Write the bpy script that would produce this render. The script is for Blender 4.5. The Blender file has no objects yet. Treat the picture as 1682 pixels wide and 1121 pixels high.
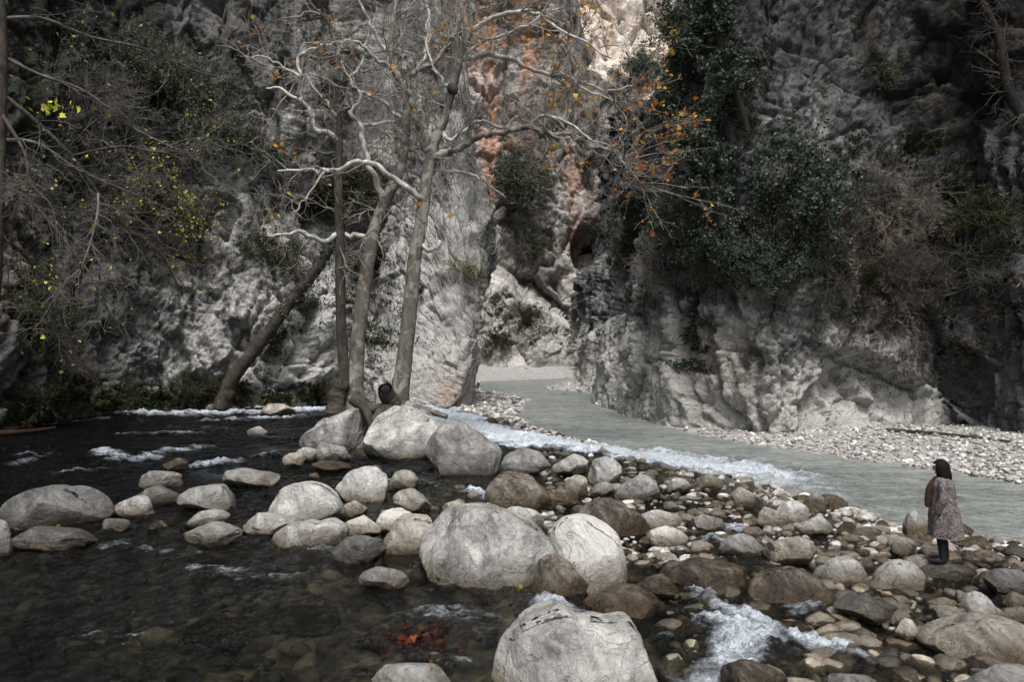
import bpy, math, random
import numpy as np
from mathutils import Vector
from mathutils.bvhtree import BVHTree

SC = bpy.context.scene
COL = SC.collection
R = math.radians
# ---------------------------------------------------------------- camera, world, sun, exposure
CAMZ, FPX = 3.75, 1215.0
cam = bpy.data.cameras.new("camera"); cam.lens = 26.0; cam.sensor_width = 36.0; cam.clip_end = 1200; cam.clip_start = 0.05
camo = bpy.data.objects.new("camera", cam); COL.objects.link(camo)
camo.location = (0, 0, CAMZ); camo.rotation_euler = (R(90), 0, 0)
SC.camera = camo
SUN_EL, SUN_AZ = R(61), R(176)          # azimuth clockwise from +Y
w = bpy.data.worlds.new("World"); SC.world = w; w.use_nodes = True
wn = w.node_tree.nodes; wn.clear()
sky = wn.new('ShaderNodeTexSky'); sky.sky_type = 'NISHITA'; sky.sun_disc = False
sky.sun_elevation = SUN_EL; sky.sun_rotation = SUN_AZ; sky.air_density = 1.0; sky.dust_density = 4.0; sky.ozone_density = 1.0
hs = wn.new('ShaderNodeHueSaturation'); hs.inputs['Saturation'].default_value = 0.45
bg = wn.new('ShaderNodeBackground'); bg.inputs[1].default_value = 0.125
wo = wn.new('ShaderNodeOutputWorld')
w.node_tree.links.new(sky.outputs[0], hs.inputs['Color'])
w.node_tree.links.new(hs.outputs[0], bg.inputs[0]); w.node_tree.links.new(bg.outputs[0], wo.inputs[0])
sun = bpy.data.lights.new("sun", 'SUN'); sun.energy = 2.4; sun.angle = R(15); sun.color = (1.0, 0.985, 0.965)
suno = bpy.data.objects.new("sun", sun); COL.objects.link(suno)
sd = Vector((math.sin(SUN_AZ)*math.cos(SUN_EL), math.cos(SUN_AZ)*math.cos(SUN_EL), math.sin(SUN_EL)))
suno.rotation_euler = sd.to_track_quat('Z', 'Y').to_euler(); suno.location = (0, -10, 60)
SC.view_settings.view_transform = 'Standard'; SC.view_settings.look = 'None'
SC.view_settings.exposure = 0.9; SC.view_settings.gamma = 1.0
SC.cycles.max_bounces = 6; SC.cycles.diffuse_bounces = 3; SC.cycles.glossy_bounces = 2
SC.cycles.transparent_max_bounces = 6; SC.cycles.caustics_reflective = False; SC.cycles.caustics_refractive = False

# ---------------------------------------------------------------- numpy noise
def _h(ix, iy, iz, seed):
    h = (ix.astype(np.uint32)*np.uint32(374761393) + iy.astype(np.uint32)*np.uint32(668265263)
         + iz.astype(np.uint32)*np.uint32(2147483647 & 1274126177) + np.uint32((seed*974634777) & 0xffffffff))
    h = (h ^ (h >> np.uint32(13)))*np.uint32(1274126177)
    h = (h ^ (h >> np.uint32(15)))*np.uint32(2246822519)
    return (h ^ (h >> np.uint32(16))).astype(np.float64)/4294967295.0
def vn(p, seed=0):
    f = np.floor(p); i = f.astype(np.int64); t = p-f; t = t*t*t*(t*(t*6-15)+10)
    r = 0
    for a in (0, 1):
        wx = t[:, 0] if a else 1-t[:, 0]
        for b in (0, 1):
            wy = t[:, 1] if b else 1-t[:, 1]
            for c in (0, 1):
                wz = t[:, 2] if c else 1-t[:, 2]
                r = r + wx*wy*wz*_h(i[:, 0]+a, i[:, 1]+b, i[:, 2]+c, seed)
    return r*2-1
ROT = np.array([[0.36, 0.48, -0.8], [-0.8, 0.6, 0], [0.48, 0.64, 0.6]])
def fbm(p, oct=5, seed=0, gain=0.5, ridge=False):
    a, s, tot = 1.0, 0, 0; q = p.copy()
    for k in range(oct):
        n = vn(q, seed+k*17)
        if ridge: n = 1-2*np.abs(n)
        s = s+a*n; tot += a; a *= gain; q = q@ROT.T*2.03+7.7
    return s/tot
def worley(p, seed=0):
    f = np.floor(p); i = f.astype(np.int64); t = p-f
    d1 = np.full(len(p), 9.0); d2 = np.full(len(p), 9.0); idv = np.zeros(len(p))
    for a in (-1, 0, 1):
        for b in (-1, 0, 1):
            for c in (-1, 0, 1):
                X, Y, Z = i[:, 0]+a, i[:, 1]+b, i[:, 2]+c
                rx = _h(X, Y, Z, seed)
                dd = np.sqrt((a+rx-t[:, 0])**2+(b+_h(X, Y, Z, seed+1)-t[:, 1])**2+(c+_h(X, Y, Z, seed+2)-t[:, 2])**2)
                n = dd < d1
                d2 = np.where(n, d1, np.minimum(d2, dd)); idv = np.where(n, rx, idv); d1 = np.where(n, dd, d1)
    return d1, d2, idv
def facet(p, seed=0, k=1.0):
    """random tilted planes per cell: angular blocks"""
    f = np.floor(p); i = f.astype(np.int64); t = p-f; d1 = np.full(len(p), 9.0); d2 = np.full(len(p), 9.0); best = np.zeros((len(p), 3)); ids = np.zeros((len(p), 3), np.int64)
    for a in (-1, 0, 1):
        for b in (-1, 0, 1):
            for c in (-1, 0, 1):
                X, Y, Z = i[:, 0]+a, i[:, 1]+b, i[:, 2]+c
                v = np.column_stack([t[:, 0]-a-_h(X, Y, Z, seed), t[:, 1]-b-_h(X, Y, Z, seed+1), t[:, 2]-c-_h(X, Y, Z, seed+2)]); dd = (v*v).sum(1)
                n = dd < d1; d2 = np.where(n, d1, np.minimum(d2, dd)); d1 = np.where(n, dd, d1); best[n] = v[n]; ids[n] = np.column_stack([X, Y, Z])[n]
    g = np.column_stack([_h(ids[:, 0], ids[:, 1], ids[:, 2], seed+j)-.5 for j in (11, 12, 13)]); off = _h(ids[:, 0], ids[:, 1], ids[:, 2], seed+14)-.5
    return (best*g).sum(1)*2.2*k+off*.7, np.sqrt(d2)-np.sqrt(d1)
def sst(a, b, x):
    t = np.clip((x-a)/(b-a), 0, 1); return t*t*(3-2*t)
rng = np.random.default_rng(7)

# ---------------------------------------------------------------- mesh helpers
def mesh(name, V, F, mats, smooth=True, attrs=None, midx=None):
    """F: (n,3) or (n,4) int array or list of lists"""
    me = bpy.data.meshes.new(name)
    V = np.asarray(V, dtype=np.float32)
    if isinstance(F, list) and F and not isinstance(F[0], np.ndarray):
        me.from_pydata(V.tolist(), [], F)
    else:
        if isinstance(F, np.ndarray): F = [F]
        me.vertices.add(len(V)); me.vertices.foreach_set('co', V.ravel())
        tot = np.concatenate([np.full(len(f), f.shape[1]) for f in F]); li = np.concatenate([f.ravel() for f in F])
        me.loops.add(len(li)); me.loops.foreach_set('vertex_index', li.astype(np.int32))
        me.polygons.add(len(tot)); st = np.concatenate([[0], np.cumsum(tot)[:-1]])
        me.polygons.foreach_set('loop_start', st.astype(np.int32)); me.polygons.foreach_set('loop_total', tot.astype(np.int32))
        me.update(calc_edges=True)
    for m in (mats if isinstance(mats, (list, tuple)) else [mats]): me.materials.append(m)
    if midx is not None: me.polygons.foreach_set('material_index', np.asarray(midx, dtype=np.int32))
    if smooth: me.polygons.foreach_set('use_smooth', np.ones(len(me.polygons), dtype=bool))
    for k, v in (attrs or {}).items():
        a = me.attributes.new(k, 'FLOAT', 'POINT'); a.data.foreach_set('value', np.asarray(v, dtype=np.float32))
    me.update(); return me
def obj(name, me, parent=None, loc=None):
    o = bpy.data.objects.new(name, me); COL.objects.link(o)
    if parent is not None: o.parent = parent
    if loc is not None: o.location = loc
    return o
def tag(o, label=None, cat=None, group=None, kind=None):
    if label: o['label'] = label
    if cat: o['category'] = cat
    if group: o['group'] = group
    if kind: o['kind'] = kind
    return o
def empty(name, loc, label, cat, group=None):
    o = bpy.data.objects.new(name, None); COL.objects.link(o); o.location = loc; o.empty_display_size = .2
    return tag(o, label, cat, group)
def grid_faces(nr, nc):
    i = np.arange(nr*nc).reshape(nr, nc)
    return np.stack([i[:-1, :-1].ravel(), i[:-1, 1:].ravel(), i[1:, 1:].ravel(), i[1:, :-1].ravel()], 1)
def ico(sub):
    import bmesh
    bm = bmesh.new(); bmesh.ops.create_icosphere(bm, subdivisions=sub, radius=1)
    V = np.array([v.co[:] for v in bm.verts]); F = np.array([[v.index for v in f.verts] for f in bm.faces]); bm.free()
    return V, F
ICO = {k: ico(k) for k in (1, 2, 3, 4, 5, 6)}
def ground(X, Y, z=0.0):
    d = (CAMZ-z)*FPX/(Y-560.5); return np.array([(X-841)/FPX*d, d])
def at(X, Y, d): return np.array([(X-841)/FPX*d, d, CAMZ-(Y-560.5)/FPX*d])

# ---------------------------------------------------------------- materials
class NT:
    def __init__(s, name):
        s.m = bpy.data.materials.new(name); s.m.use_nodes = True; s.t = s.m.node_tree; s.t.nodes.clear()
        s.out = s.n('ShaderNodeOutputMaterial')
    def n(s, typ, **kw):
        x = s.t.nodes.new(typ)
        for k, v in kw.items(): setattr(x, k, v)
        return x
    def l(s, a, b): s.t.links.new(a, b)
    def put(s, sock, v):
        if isinstance(v, bpy.types.NodeSocket): s.l(v, sock)
        else: sock.default_value = v
    def co(s, scale=(1, 1, 1), kind='Object'):
        t = s.n('ShaderNodeTexCoord'); m = s.n('ShaderNodeMapping'); s.l(t.outputs[kind], m.inputs[0]); m.inputs['Scale'].default_value = scale
        return m.outputs[0]
    def noise(s, v, scale, detail=6, rough=.6, dist=0):
        x = s.n('ShaderNodeTexNoise'); s.l(v, x.inputs['Vector']); x.inputs['Scale'].default_value = scale
        x.inputs['Detail'].default_value = detail; x.inputs['Roughness'].default_value = rough; x.inputs['Distortion'].default_value = dist
        return x.outputs['Fac']
    def vor(s, v, scale, feat='F1', rnd=1):
        x = s.n('ShaderNodeTexVoronoi'); x.feature = feat; s.l(v, x.inputs['Vector']); x.inputs['Scale'].default_value = scale; x.inputs['Randomness'].default_value = rnd
        return x
    def math(s, op, a, b=0.0, c=None):
        x = s.n('ShaderNodeMath', operation=op); s.put(x.inputs[0], a); s.put(x.inputs[1], b)
        if c is not None: s.put(x.inputs[2], c)
        return x.outputs[0]
    def ramp(s, f, stops):
        x = s.n('ShaderNodeValToRGB'); s.put(x.inputs[0], f); e = x.color_ramp.elements
        while len(e) > 1: e.remove(e[-1])
        e[0].position = stops[0][0]; c = stops[0][1]; e[0].color = (*c, 1) if isinstance(c, tuple) else (c, c, c, 1)
        for p, c in stops[1:]:
            k = e.new(p); k.color = (*c, 1) if isinstance(c, tuple) else (c, c, c, 1)
        return x.outputs[0]
    def mix(s, f, a, b, mode='MIX'):
        x = s.n('ShaderNodeMix', data_type='RGBA', blend_type=mode); s.put(x.inputs[0], f)
        for k, v in ((6, a), (7, b)): s.put(x.inputs[k], (*v, 1) if isinstance(v, tuple) and len(v) == 3 else v)
        return x.outputs[2]
    def attr(s, name): x = s.n('ShaderNodeAttribute', attribute_name=name); return x.outputs['Fac']
    def bump(s, h, dist, strength=1.0, prev=None):
        x = s.n('ShaderNodeBump'); s.put(x.inputs['Height'], h); x.inputs['Distance'].default_value = dist; x.inputs['Strength'].default_value = strength
        if prev is not None: s.l(prev, x.inputs['Normal'])
        return x.outputs[0]
    def chips(s, v, scale, stretch=None):
        vo = s.vor(v, scale); d = s.n('ShaderNodeVectorMath', operation='SUBTRACT'); s.l(v, d.inputs[0]); s.l(vo.outputs['Position'], d.inputs[1])
        c = s.n('ShaderNodeVectorMath', operation='SUBTRACT'); s.l(vo.outputs['Color'], c.inputs[0]); c.inputs[1].default_value = (.5, .5, .5)
        t_ = s.n('ShaderNodeVectorMath', operation='DOT_PRODUCT'); s.l(d.outputs[0], t_.inputs[0]); s.l(c.outputs[0], t_.inputs[1]); return s.math('MULTIPLY', t_.outputs['Value'], scale)
    def bsdf(s, col, rough=.8, normal=None, spec=.3):
        b = s.n('ShaderNodeBsdfPrincipled'); s.put(b.inputs['Base Color'], (*col, 1) if isinstance(col, tuple) and len(col) == 3 else col)
        s.put(b.inputs['Roughness'], rough); b.inputs['Specular IOR Level'].default_value = spec
        if normal is not None: s.l(normal, b.inputs['Normal'])
        return b.outputs[0]
    def done(s, sh): s.l(sh, s.out.inputs[0]); return s.m

def cliff_mat(name, dark, mid, light, scale=1.0, rust=(.50, .30, .215)):
    t = NT(name); v = t.co(); vs = t.co((1, 1, .22))
    n1 = t.noise(v, .45*scale, 9, .68, .4); n2 = t.noise(vs, .9*scale, 7, .7, .6); n3 = t.noise(v, 5*scale, 5, .7)
    f = t.math('MULTIPLY_ADD', n1, 1.0, -.28)
    f = t.math('ADD', f, t.math('MULTIPLY', n2, .62)); f = t.math('ADD', f, -.085); f = t.math('ADD', f, t.math('MULTIPLY', n3, .22))
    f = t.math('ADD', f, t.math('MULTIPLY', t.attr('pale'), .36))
    c = t.ramp(f, [(.26, dark), (.44, tuple(np.array(mid)*.75)), (.58, mid), (.78, light)])
    warm = t.noise(v, .8*scale, 4, .6)
    c = t.mix(t.math('MULTIPLY', t.ramp(warm, [(.5, 0.), (.68, 1.)]), .20), c, (.27, .225, .165))
    rs = t.noise(vs, 1.3*scale, 6, .7, .5)
    c = t.mix(t.math('MULTIPLY', t.ramp(rs, [(.40, 0.), (.56, 1.)]), t.attr('rust')), c, rust)
    ms = t.noise(v, 1.6*scale, 7, .75)
    mk = t.math('ADD', ms, t.math('MULTIPLY', t.attr('moss'), .30))
    c = t.mix(t.math('MULTIPLY', t.ramp(mk, [(.62, 0.), (.72, 1.)]), .85), c, (.024, .032, .012))
    wv = t.n('ShaderNodeVectorMath', operation='ADD'); t.l(v, wv.inputs[0])
    nc = t.n('ShaderNodeTexNoise'); t.l(v, nc.inputs['Vector']); nc.inputs['Scale'].default_value = 1.3*scale; nc.inputs['Detail'].default_value = 4
    sc = t.n('ShaderNodeVectorMath', operation='SCALE'); t.l(nc.outputs['Color'], sc.inputs[0]); sc.inputs[3].default_value = .9; t.l(sc.outputs[0], wv.inputs[1])
    ck = t.vor(wv.outputs[0], 1.1*scale, 'DISTANCE_TO_EDGE').outputs['Distance']
    ck = t.ramp(ck, [(0, 0.), (.08, 1.)])
    b = t.bump(ck, .12/scale, .8)
    b = t.bump(t.chips(wv.outputs[0], 2.2*scale), .30/scale, .9, b)
    b = t.bump(t.chips(wv.outputs[0], 6*scale), .11/scale, .9, b)
    b = t.bump(t.noise(v, 2.6*scale, 12, .74, .3), .30/scale, .9, b)
    b = t.bump(t.noise(v, 12*scale, 6, .75), .07/scale, .9, b)
    return t.done(t.bsdf(c, .9, b, .2))
M = {}
M['cliff'] = cliff_mat('grey_limestone', (.026, .026, .026), (.165, .163, .158), (.48, .47, .445))
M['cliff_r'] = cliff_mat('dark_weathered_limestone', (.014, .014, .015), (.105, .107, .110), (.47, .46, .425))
M['cliff_far'] = cliff_mat('far_limestone', (.05, .048, .046), (.26, .245, .23), (.58, .555, .52), .45)
M['cliff_sun'] = cliff_mat('sunlit_cream_limestone', (.35, .24, .18), (.62, .52, .42), (.85, .78, .68), .25)  # pale rock with its sunlight put into the bright colour

def rock_mat(name, dark, mid, light, brown=.0, wet=.10, rough=.75, speck=.4):
    t = NT(name); v = t.co(kind='Object')
    g = t.n('ShaderNodeNewGeometry'); sx = t.n('ShaderNodeSeparateXYZ'); t.l(g.outputs['Position'], sx.inputs[0])
    oi = t.n('ShaderNodeObjectInfo'); rn = oi.outputs['Random']
    n1 = t.noise(v, 1.8, 8, .65, .5); n2 = t.noise(v, 14, 6, .75)
    f = t.math('ADD', t.math('MULTIPLY', n1, .8), t.math('MULTIPLY', n2, speck))
    f = t.math('ADD', f, t.math('MULTIPLY', rn, .10))
    pit = t.vor(v, 22).outputs['Distance']; f = t.math('SUBTRACT', f, t.math('MULTIPLY', t.ramp(pit, [(.05, 1.), (.22, 0.)]), .12))
    big = t.noise(v, .9, 6, .68, 1.2); f = t.math('ADD', f, t.math('MULTIPLY_ADD', big, .85, -.43))
    c = t.ramp(f, [(.40, dark), (.56, mid), (.80, light)])
    bn = t.noise(v, 1.4, 5, .6)
    bf = t.ramp(t.math('ADD', bn, brown-.5), [(.38, 0.), (.62, 1.)])
    c = t.mix(bf, c, t.mix(.62, c, t.ramp(t.math('ADD', t.math('MULTIPLY', n2, .5), t.math('MULTIPLY', t.noise(v, 3.2, 7, .75, 1.5), .5)), [(.38, (.012, .009, .006)), (.5, (.07, .038, .014)), (.58, (.20, .105, .035)), (.68, (.34, .27, .19))])))
    # waterline: algae-brown wet band
    wz = t.math('SUBTRACT', sx.outputs[2], t.math('MULTIPLY', t.noise(v, 2.2, 5, .6), .42))
    wf = t.n('ShaderNodeMapRange'); t.l(wz, wf.inputs[0]); wf.inputs[1].default_value = wet-.30; wf.inputs[2].default_value = wet+.05; wf.inputs[3].default_value = 1; wf.inputs[4].default_value = 0
    wc = t.mix(.35, t.mix(1.0, c, (.34, .27, .18), 'MULTIPLY'), (.030, .020, .008))
    c = t.mix(wf.outputs[0], c, wc)
    rr = t.math('SUBTRACT', rough, t.math('MULTIPLY', wf.outputs[0], rough-.25))
    b = t.bump(t.noise(v, 3.0, 10, .72, .5), .13, .95)
    b = t.bump(t.ramp(t.noise(v, 1.7, 3, .5, 2.0), [(.485, 1.), (.5, 0.), (.515, 1.)]), .035, .8, b)
    b = t.bump(t.chips(v, 2.6), .10, .8, b); b = t.bump(t.chips(v, 7), .03, .8, b)
    b = t.bump(n2, .012, .8, b)
    return t.done(t.bsdf(c, rr, b, .35))
M['rk_pale'] = rock_mat('pale_boulder', (.085, .082, .075), (.245, .238, .222), (.46, .45, .42), -.05)
M['rk_grey'] = rock_mat('grey_boulder', (.055, .054, .053), (.15, .146, .138), (.30, .293, .275), -.02)
M['rk_dark'] = rock_mat('dark_boulder', (.024, .024, .024), (.068, .066, .063), (.165, .16, .15), -.02)
M['rk_spk'] = rock_mat('speckled_boulder', (.020, .019, .018), (.17, .162, .145), (.44, .425, .39), -.05, speck=1.25)
M['rk_brown'] = rock_mat('wet_brown_boulder', (.014, .011, .008), (.062, .050, .038), (.26, .23, .19), .20, wet=.22, rough=.26)
M['rk_tan'] = rock_mat('tan_boulder', (.055, .048, .036), (.18, .163, .135), (.38, .355, .305), .03, rough=.5)
def jumble():
    t = NT('mixed_stream_stone'); g = t.n('ShaderNodeNewGeometry'); v = t.co(); nn = t.noise(v, 9, 8, .72)
    c = t.ramp(g.outputs['Random Per Island'], [(0, (.030, .024, .016)), (.22, (.075, .058, .038)), (.42, (.13, .118, .10)), (.62, (.24, .225, .20)), (.82, (.38, .37, .34)), (1, (.52, .51, .48))])
    c = t.mix(.7, c, t.ramp(nn, [(.36, .12), (.66, .75)]), 'OVERLAY')
    c = t.mix(t.math('MULTIPLY', t.ramp(t.noise(v, 2.1, 4), [(.48, 0.), (.62, 1.)]), .6), c, (.10, .07, .038))
    return t.done(t.bsdf(c, .55, t.bump(nn, .05, .9, t.bump(t.chips(v, 6), .05, .9)), .4))
M['rk_jumble'] = jumble(); jumble_wet = jumble()
for e_, v_ in zip([n for n in jumble_wet.node_tree.nodes if n.type == 'VALTORGB' and len(n.color_ramp.elements) == 6][0].color_ramp.elements, (.014, .03, .055, .09, .15, .30)): e_.color = (v_*1.1, v_*.95, v_*.72, 1)
jumble_wet.name = 'wet_stream_stone'; [n for n in jumble_wet.node_tree.nodes if n.type == 'BSDF_PRINCIPLED'][0].inputs['Roughness'].default_value = .28
M['rk_jumble_wet'] = jumble_wet
def simple(name, c1, c2, scale=8, rough=.85, bump=.02, detail=6, spec=.3):
    t = NT(name); v = t.co(); n = t.noise(v, scale, detail, .65)
    return t.done(t.bsdf(t.ramp(n, [(.36, c1), (.64, c2)]), rough, t.bump(n, bump), spec))
def pebble_mat(name, wet):
    t = NT(name); g = t.n('ShaderNodeNewGeometry'); v = t.co()
    c = t.ramp(g.outputs['Random Per Island'], [(0, (.10, .10, .098)), (.25, (.20, .195, .185)), (.6, (.36, .35, .33)), (.88, (.50, .48, .45)), (1, (.62, .60, .55))])
    c = t.mix(t.math('MULTIPLY', t.ramp(t.noise(v, 1.1, 3), [(.5, 0.), (.65, 1.)]), .5), c, (.22, .17, .11))
    n = t.noise(v, 25, 4)
    c = t.mix(.35, c, t.ramp(n, [(.3, .08), (.7, .6)]), 'OVERLAY')
    return t.done(t.bsdf(c, .8, t.bump(n, .01), .3))
M['pebble'] = pebble_mat('river_pebble', 0)
# ground / bed
t = NT('gravel_bed'); v = t.co(); vo = t.vor(v, 9); vo2 = t.vor(v, 3.2)
c = t.ramp(vo.outputs['Color'], [(0, .10), (.5, .24), (1, .48)])
c = t.mix(.5, c, t.ramp(t.noise(v, 2.5, 6), [(.35, (.14, .13, .11)), (.7, (.40, .38, .35))]))
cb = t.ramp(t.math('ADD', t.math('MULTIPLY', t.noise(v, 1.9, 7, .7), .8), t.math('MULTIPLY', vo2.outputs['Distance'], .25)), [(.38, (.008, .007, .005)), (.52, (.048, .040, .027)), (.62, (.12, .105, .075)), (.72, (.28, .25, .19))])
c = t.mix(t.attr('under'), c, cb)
b = t.bump(vo.outputs['Distance'], -.05, .9); b = t.bump(t.noise(v, 6, 7, .7), .08, .7, b)
M['bed'] = t.done(t.bsdf(c, t.math('SUBTRACT', .85, t.math('MULTIPLY', t.attr('under'), .3)), b, .3))
# water
t = NT('river_water'); dpt = t.attr('depth'); v = t.co(); fa = t.attr('foam'); mi = t.attr('milk')
rp = t.attr('rapid')
vst = t.co((1.0, .55, 1)); vfo = t.co((.45, 1.25, 1))
w1 = t.noise(vst, 2.4, 7, .62, 1.2); w2 = t.noise(vst, 9, 5, .65, .8)
st = t.math('ADD', t.math('MULTIPLY', rp, 1.0), .05)
bn = t.n('ShaderNodeBump'); t.l(w1, bn.inputs['Height']); bn.inputs['Distance'].default_value = .50; t.l(st, bn.inputs['Strength'])
bn2 = t.n('ShaderNodeBump'); t.l(w2, bn2.inputs['Height']); bn2.inputs['Distance'].default_value = .22; t.l(st, bn2.inputs['Strength']); t.l(bn.outputs[0], bn2.inputs['Normal'])
nrm = bn2.outputs[0]
tr = t.n('ShaderNodeBsdfTransparent'); t.put(tr.inputs[0], t.ramp(dpt, [(0, (.85, .86, .78)), (.35, (.56, .56, .47)), (.7, (.20, .20, .165)), (1., (.05, .055, .045))]))
gl = t.n('ShaderNodeBsdfGlossy'); gl.inputs['Roughness'].default_value = .09; gl.inputs['Color'].default_value = (.9, .93, 1, 1); t.l(nrm, gl.inputs['Normal'])
fr = t.n('ShaderNodeFresnel'); fr.inputs[0].default_value = 1.34; t.l(nrm, fr.inputs['Normal'])
milkc = t.mix(t.ramp(t.noise(vfo, 1.3, 8, .78, 1.0), [(.40, 0.), (.60, 1.)]), (.126, .139, .126), (.262, .277, .259))  # paler streaks paint ripple highlights into the milky colour
df = t.n('ShaderNodeBsdfDiffuse'); t.put(df.inputs[0], milkc); t.l(nrm, df.inputs['Normal'])
m1 = t.n('ShaderNodeMixShader'); t.l(mi, m1.inputs[0]); t.l(tr.outputs[0], m1.inputs[1]); t.l(df.outputs[0], m1.inputs[2])
m2 = t.n('ShaderNodeMixShader'); t.l(fr.outputs[0], m2.inputs[0]); t.l(m1.outputs[0], m2.inputs[1]); t.l(gl.outputs[0], m2.inputs[2])
fo = t.n('ShaderNodeBsdfDiffuse'); t.put(fo.inputs[0], t.mix(t.ramp(t.noise(vfo, 9, 7, .8, .8), [(.36, 0.), (.60, 1.)]), (.36, .42, .47), (.74, .79, .85))); t.l(nrm, fo.inputs['Normal'])
fn = t.math('ADD', t.math('MULTIPLY', t.noise(vfo, 6, 8, .8, 1.2), .75), t.math('MULTIPLY', t.noise(vfo, 1.6, 6, .75, 1.0), .42))
ff = t.math('ADD', fn, t.math('MULTIPLY', fa, .44))
ff = t.ramp(ff, [(.76, 0.), (.88, .30), (.98, .62), (1.12, .95)])
m3 = t.n('ShaderNodeMixShader'); t.l(ff, m3.inputs[0]); t.l(m2.outputs[0], m3.inputs[1]); t.l(fo.outputs[0], m3.inputs[2])
M['water'] = t.done(m3.outputs[0])
# bark
def bark_mat(name, a, b_, pale, amt, vs=(1, 1, .35), scale=6):
    t = NT(name); v = t.co(vs); n = t.noise(v, scale, 8, .7, .6); p = t.noise(t.co(), 2.2, 5, .6, .6)
    c = t.ramp(n, [(.32, a), (.66, b_)]); c = t.mix(t.math('MULTIPLY', t.ramp(p, [(.5, 0.), (.56, 1.)]), amt), c, pale)
    return t.done(t.bsdf(c, .9, t.bump(n, .05, .8), .2))
M['bark'] = bark_mat('plane_bark', (.035, .031, .026), (.135, .122, .104), (.26, .25, .22), .55)
M['bark_pale'] = bark_mat('pale_plane_bark', (.13, .122, .105), (.34, .33, .30), (.50, .48, .44), .6)
M['bark_dark'] = bark_mat('dark_bark', (.012, .010, .008), (.055, .046, .036), (.09, .08, .06), .3)
M['twig'] = simple('grey_twig', (.10, .09, .075), (.24, .22, .19), 3, .9, .005)
M['twig_d'] = simple('dark_twig', (.030, .025, .020), (.085, .072, .058), 3, .9, .005)
M['twig_b'] = simple('brown_twig', (.045, .038, .030), (.125, .108, .088), 3, .9, .005)
def leaf_mat(name, stops, trans=.35):
    t = NT(name); g = t.n('ShaderNodeNewGeometry')
    c = t.ramp(g.outputs['Random Per Island'], stops)
    d = t.n('ShaderNodeBsdfDiffuse'); t.l(c, d.inputs[0]); tl = t.n('ShaderNodeBsdfTranslucent'); t.l(c, tl.inputs[0])
    m = t.n('ShaderNodeMixShader'); m.inputs[0].default_value = trans; t.l(d.outputs[0], m.inputs[1]); t.l(tl.outputs[0], m.inputs[2])
    return t.done(m.outputs[0])
M['lf_or'] = leaf_mat('autumn_plane_leaf', [(0, (.24, .075, .025)), (.35, (.40, .16, .04)), (.6, (.56, .31, .07)), (.8, (.22, .09, .035)), (1, (.50, .44, .10))])
M['lf_ye'] = leaf_mat('yellow_green_leaf', [(0, (.16, .19, .03)), (.5, (.34, .36, .06)), (1, (.60, .58, .12))])
M['lf_dk'] = leaf_mat('evergreen_leaf', [(0, (.016, .023, .015)), (.5, (.038, .052, .036)), (.85, (.075, .092, .068)), (1, (.14, .165, .14))], .15)
M['lf_gr'] = leaf_mat('grey_green_leaf', [(0, (.03, .038, .025)), (.6, (.07, .082, .055)), (1, (.12, .14, .09))], .2)
M['lf_mo'] = leaf_mat('moss_leaf', [(0, (.010, .013, .006)), (.6, (.026, .032, .012)), (1, (.060, .075, .022))], .2)
M['lf_red'] = leaf_mat('sodden_red_leaf', [(0, (.025, .008, .005)), (.5, (.085, .022, .012)), (.9, (.14, .045, .02)), (1, (.22, .16, .04))], .1)
print('materials ok')

# ---------------------------------------------------------------- plan of the gorge
near_px = [(785, 640), (870, 656), (850, 682), (880, 705), (950, 724), (1010, 738), (1150, 768), (1200, 785), (1300, 812), (1400, 845), (1480, 870), (1560, 888), (1682, 893)]
far_px = [(1682, 797), (1550, 775), (1400, 755), (1300, 740), (1200, 726), (1110, 706), (1060, 692), (975, 668), (985, 648), (890, 640), (935, 622), (790, 627)]
WL = -0.35
near_w = np.array([ground(x, y, WL) for x, y in near_px]+[(20, 13.5), (40, 12)])
far_w = np.array([(40, 19), (22, 20)]+[ground(x, y, WL) for x, y in far_px])
def pdist(P, L):
    d = np.full(len(P), 1e9)
    for a, b in zip(L[:-1], L[1:]):
        ab = b-a; t = np.clip(((P-a)@ab)/(ab@ab), 0, 1); d = np.minimum(d, np.hypot(*(P-a-t[:, None]*ab).T))
    return d
def inpoly(P, L):
    c = np.zeros(len(P), bool); j = len(L)-1
    for i in range(len(L)):
        (xi, yi), (xj, yj) = L[i], L[j]
        k = ((yi > P[:, 1]) != (yj > P[:, 1])) & (P[:, 0] < (xj-xi)*(P[:, 1]-yi)/(yj-yi+1e-12)+xi); c ^= k; j = i
    return c
MP = np.concatenate([near_w, far_w])
def noise2(P, s, o=4, seed=0): return fbm(np.column_stack([P*s, np.full(len(P), .37)]), o, seed)
CASC = np.array([ground(x, y, -.2) for x, y in [(655, 670), (700, 680), (760, 697), (820, 714), (900, 731), (980, 744), (1060, 756)]])
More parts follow.
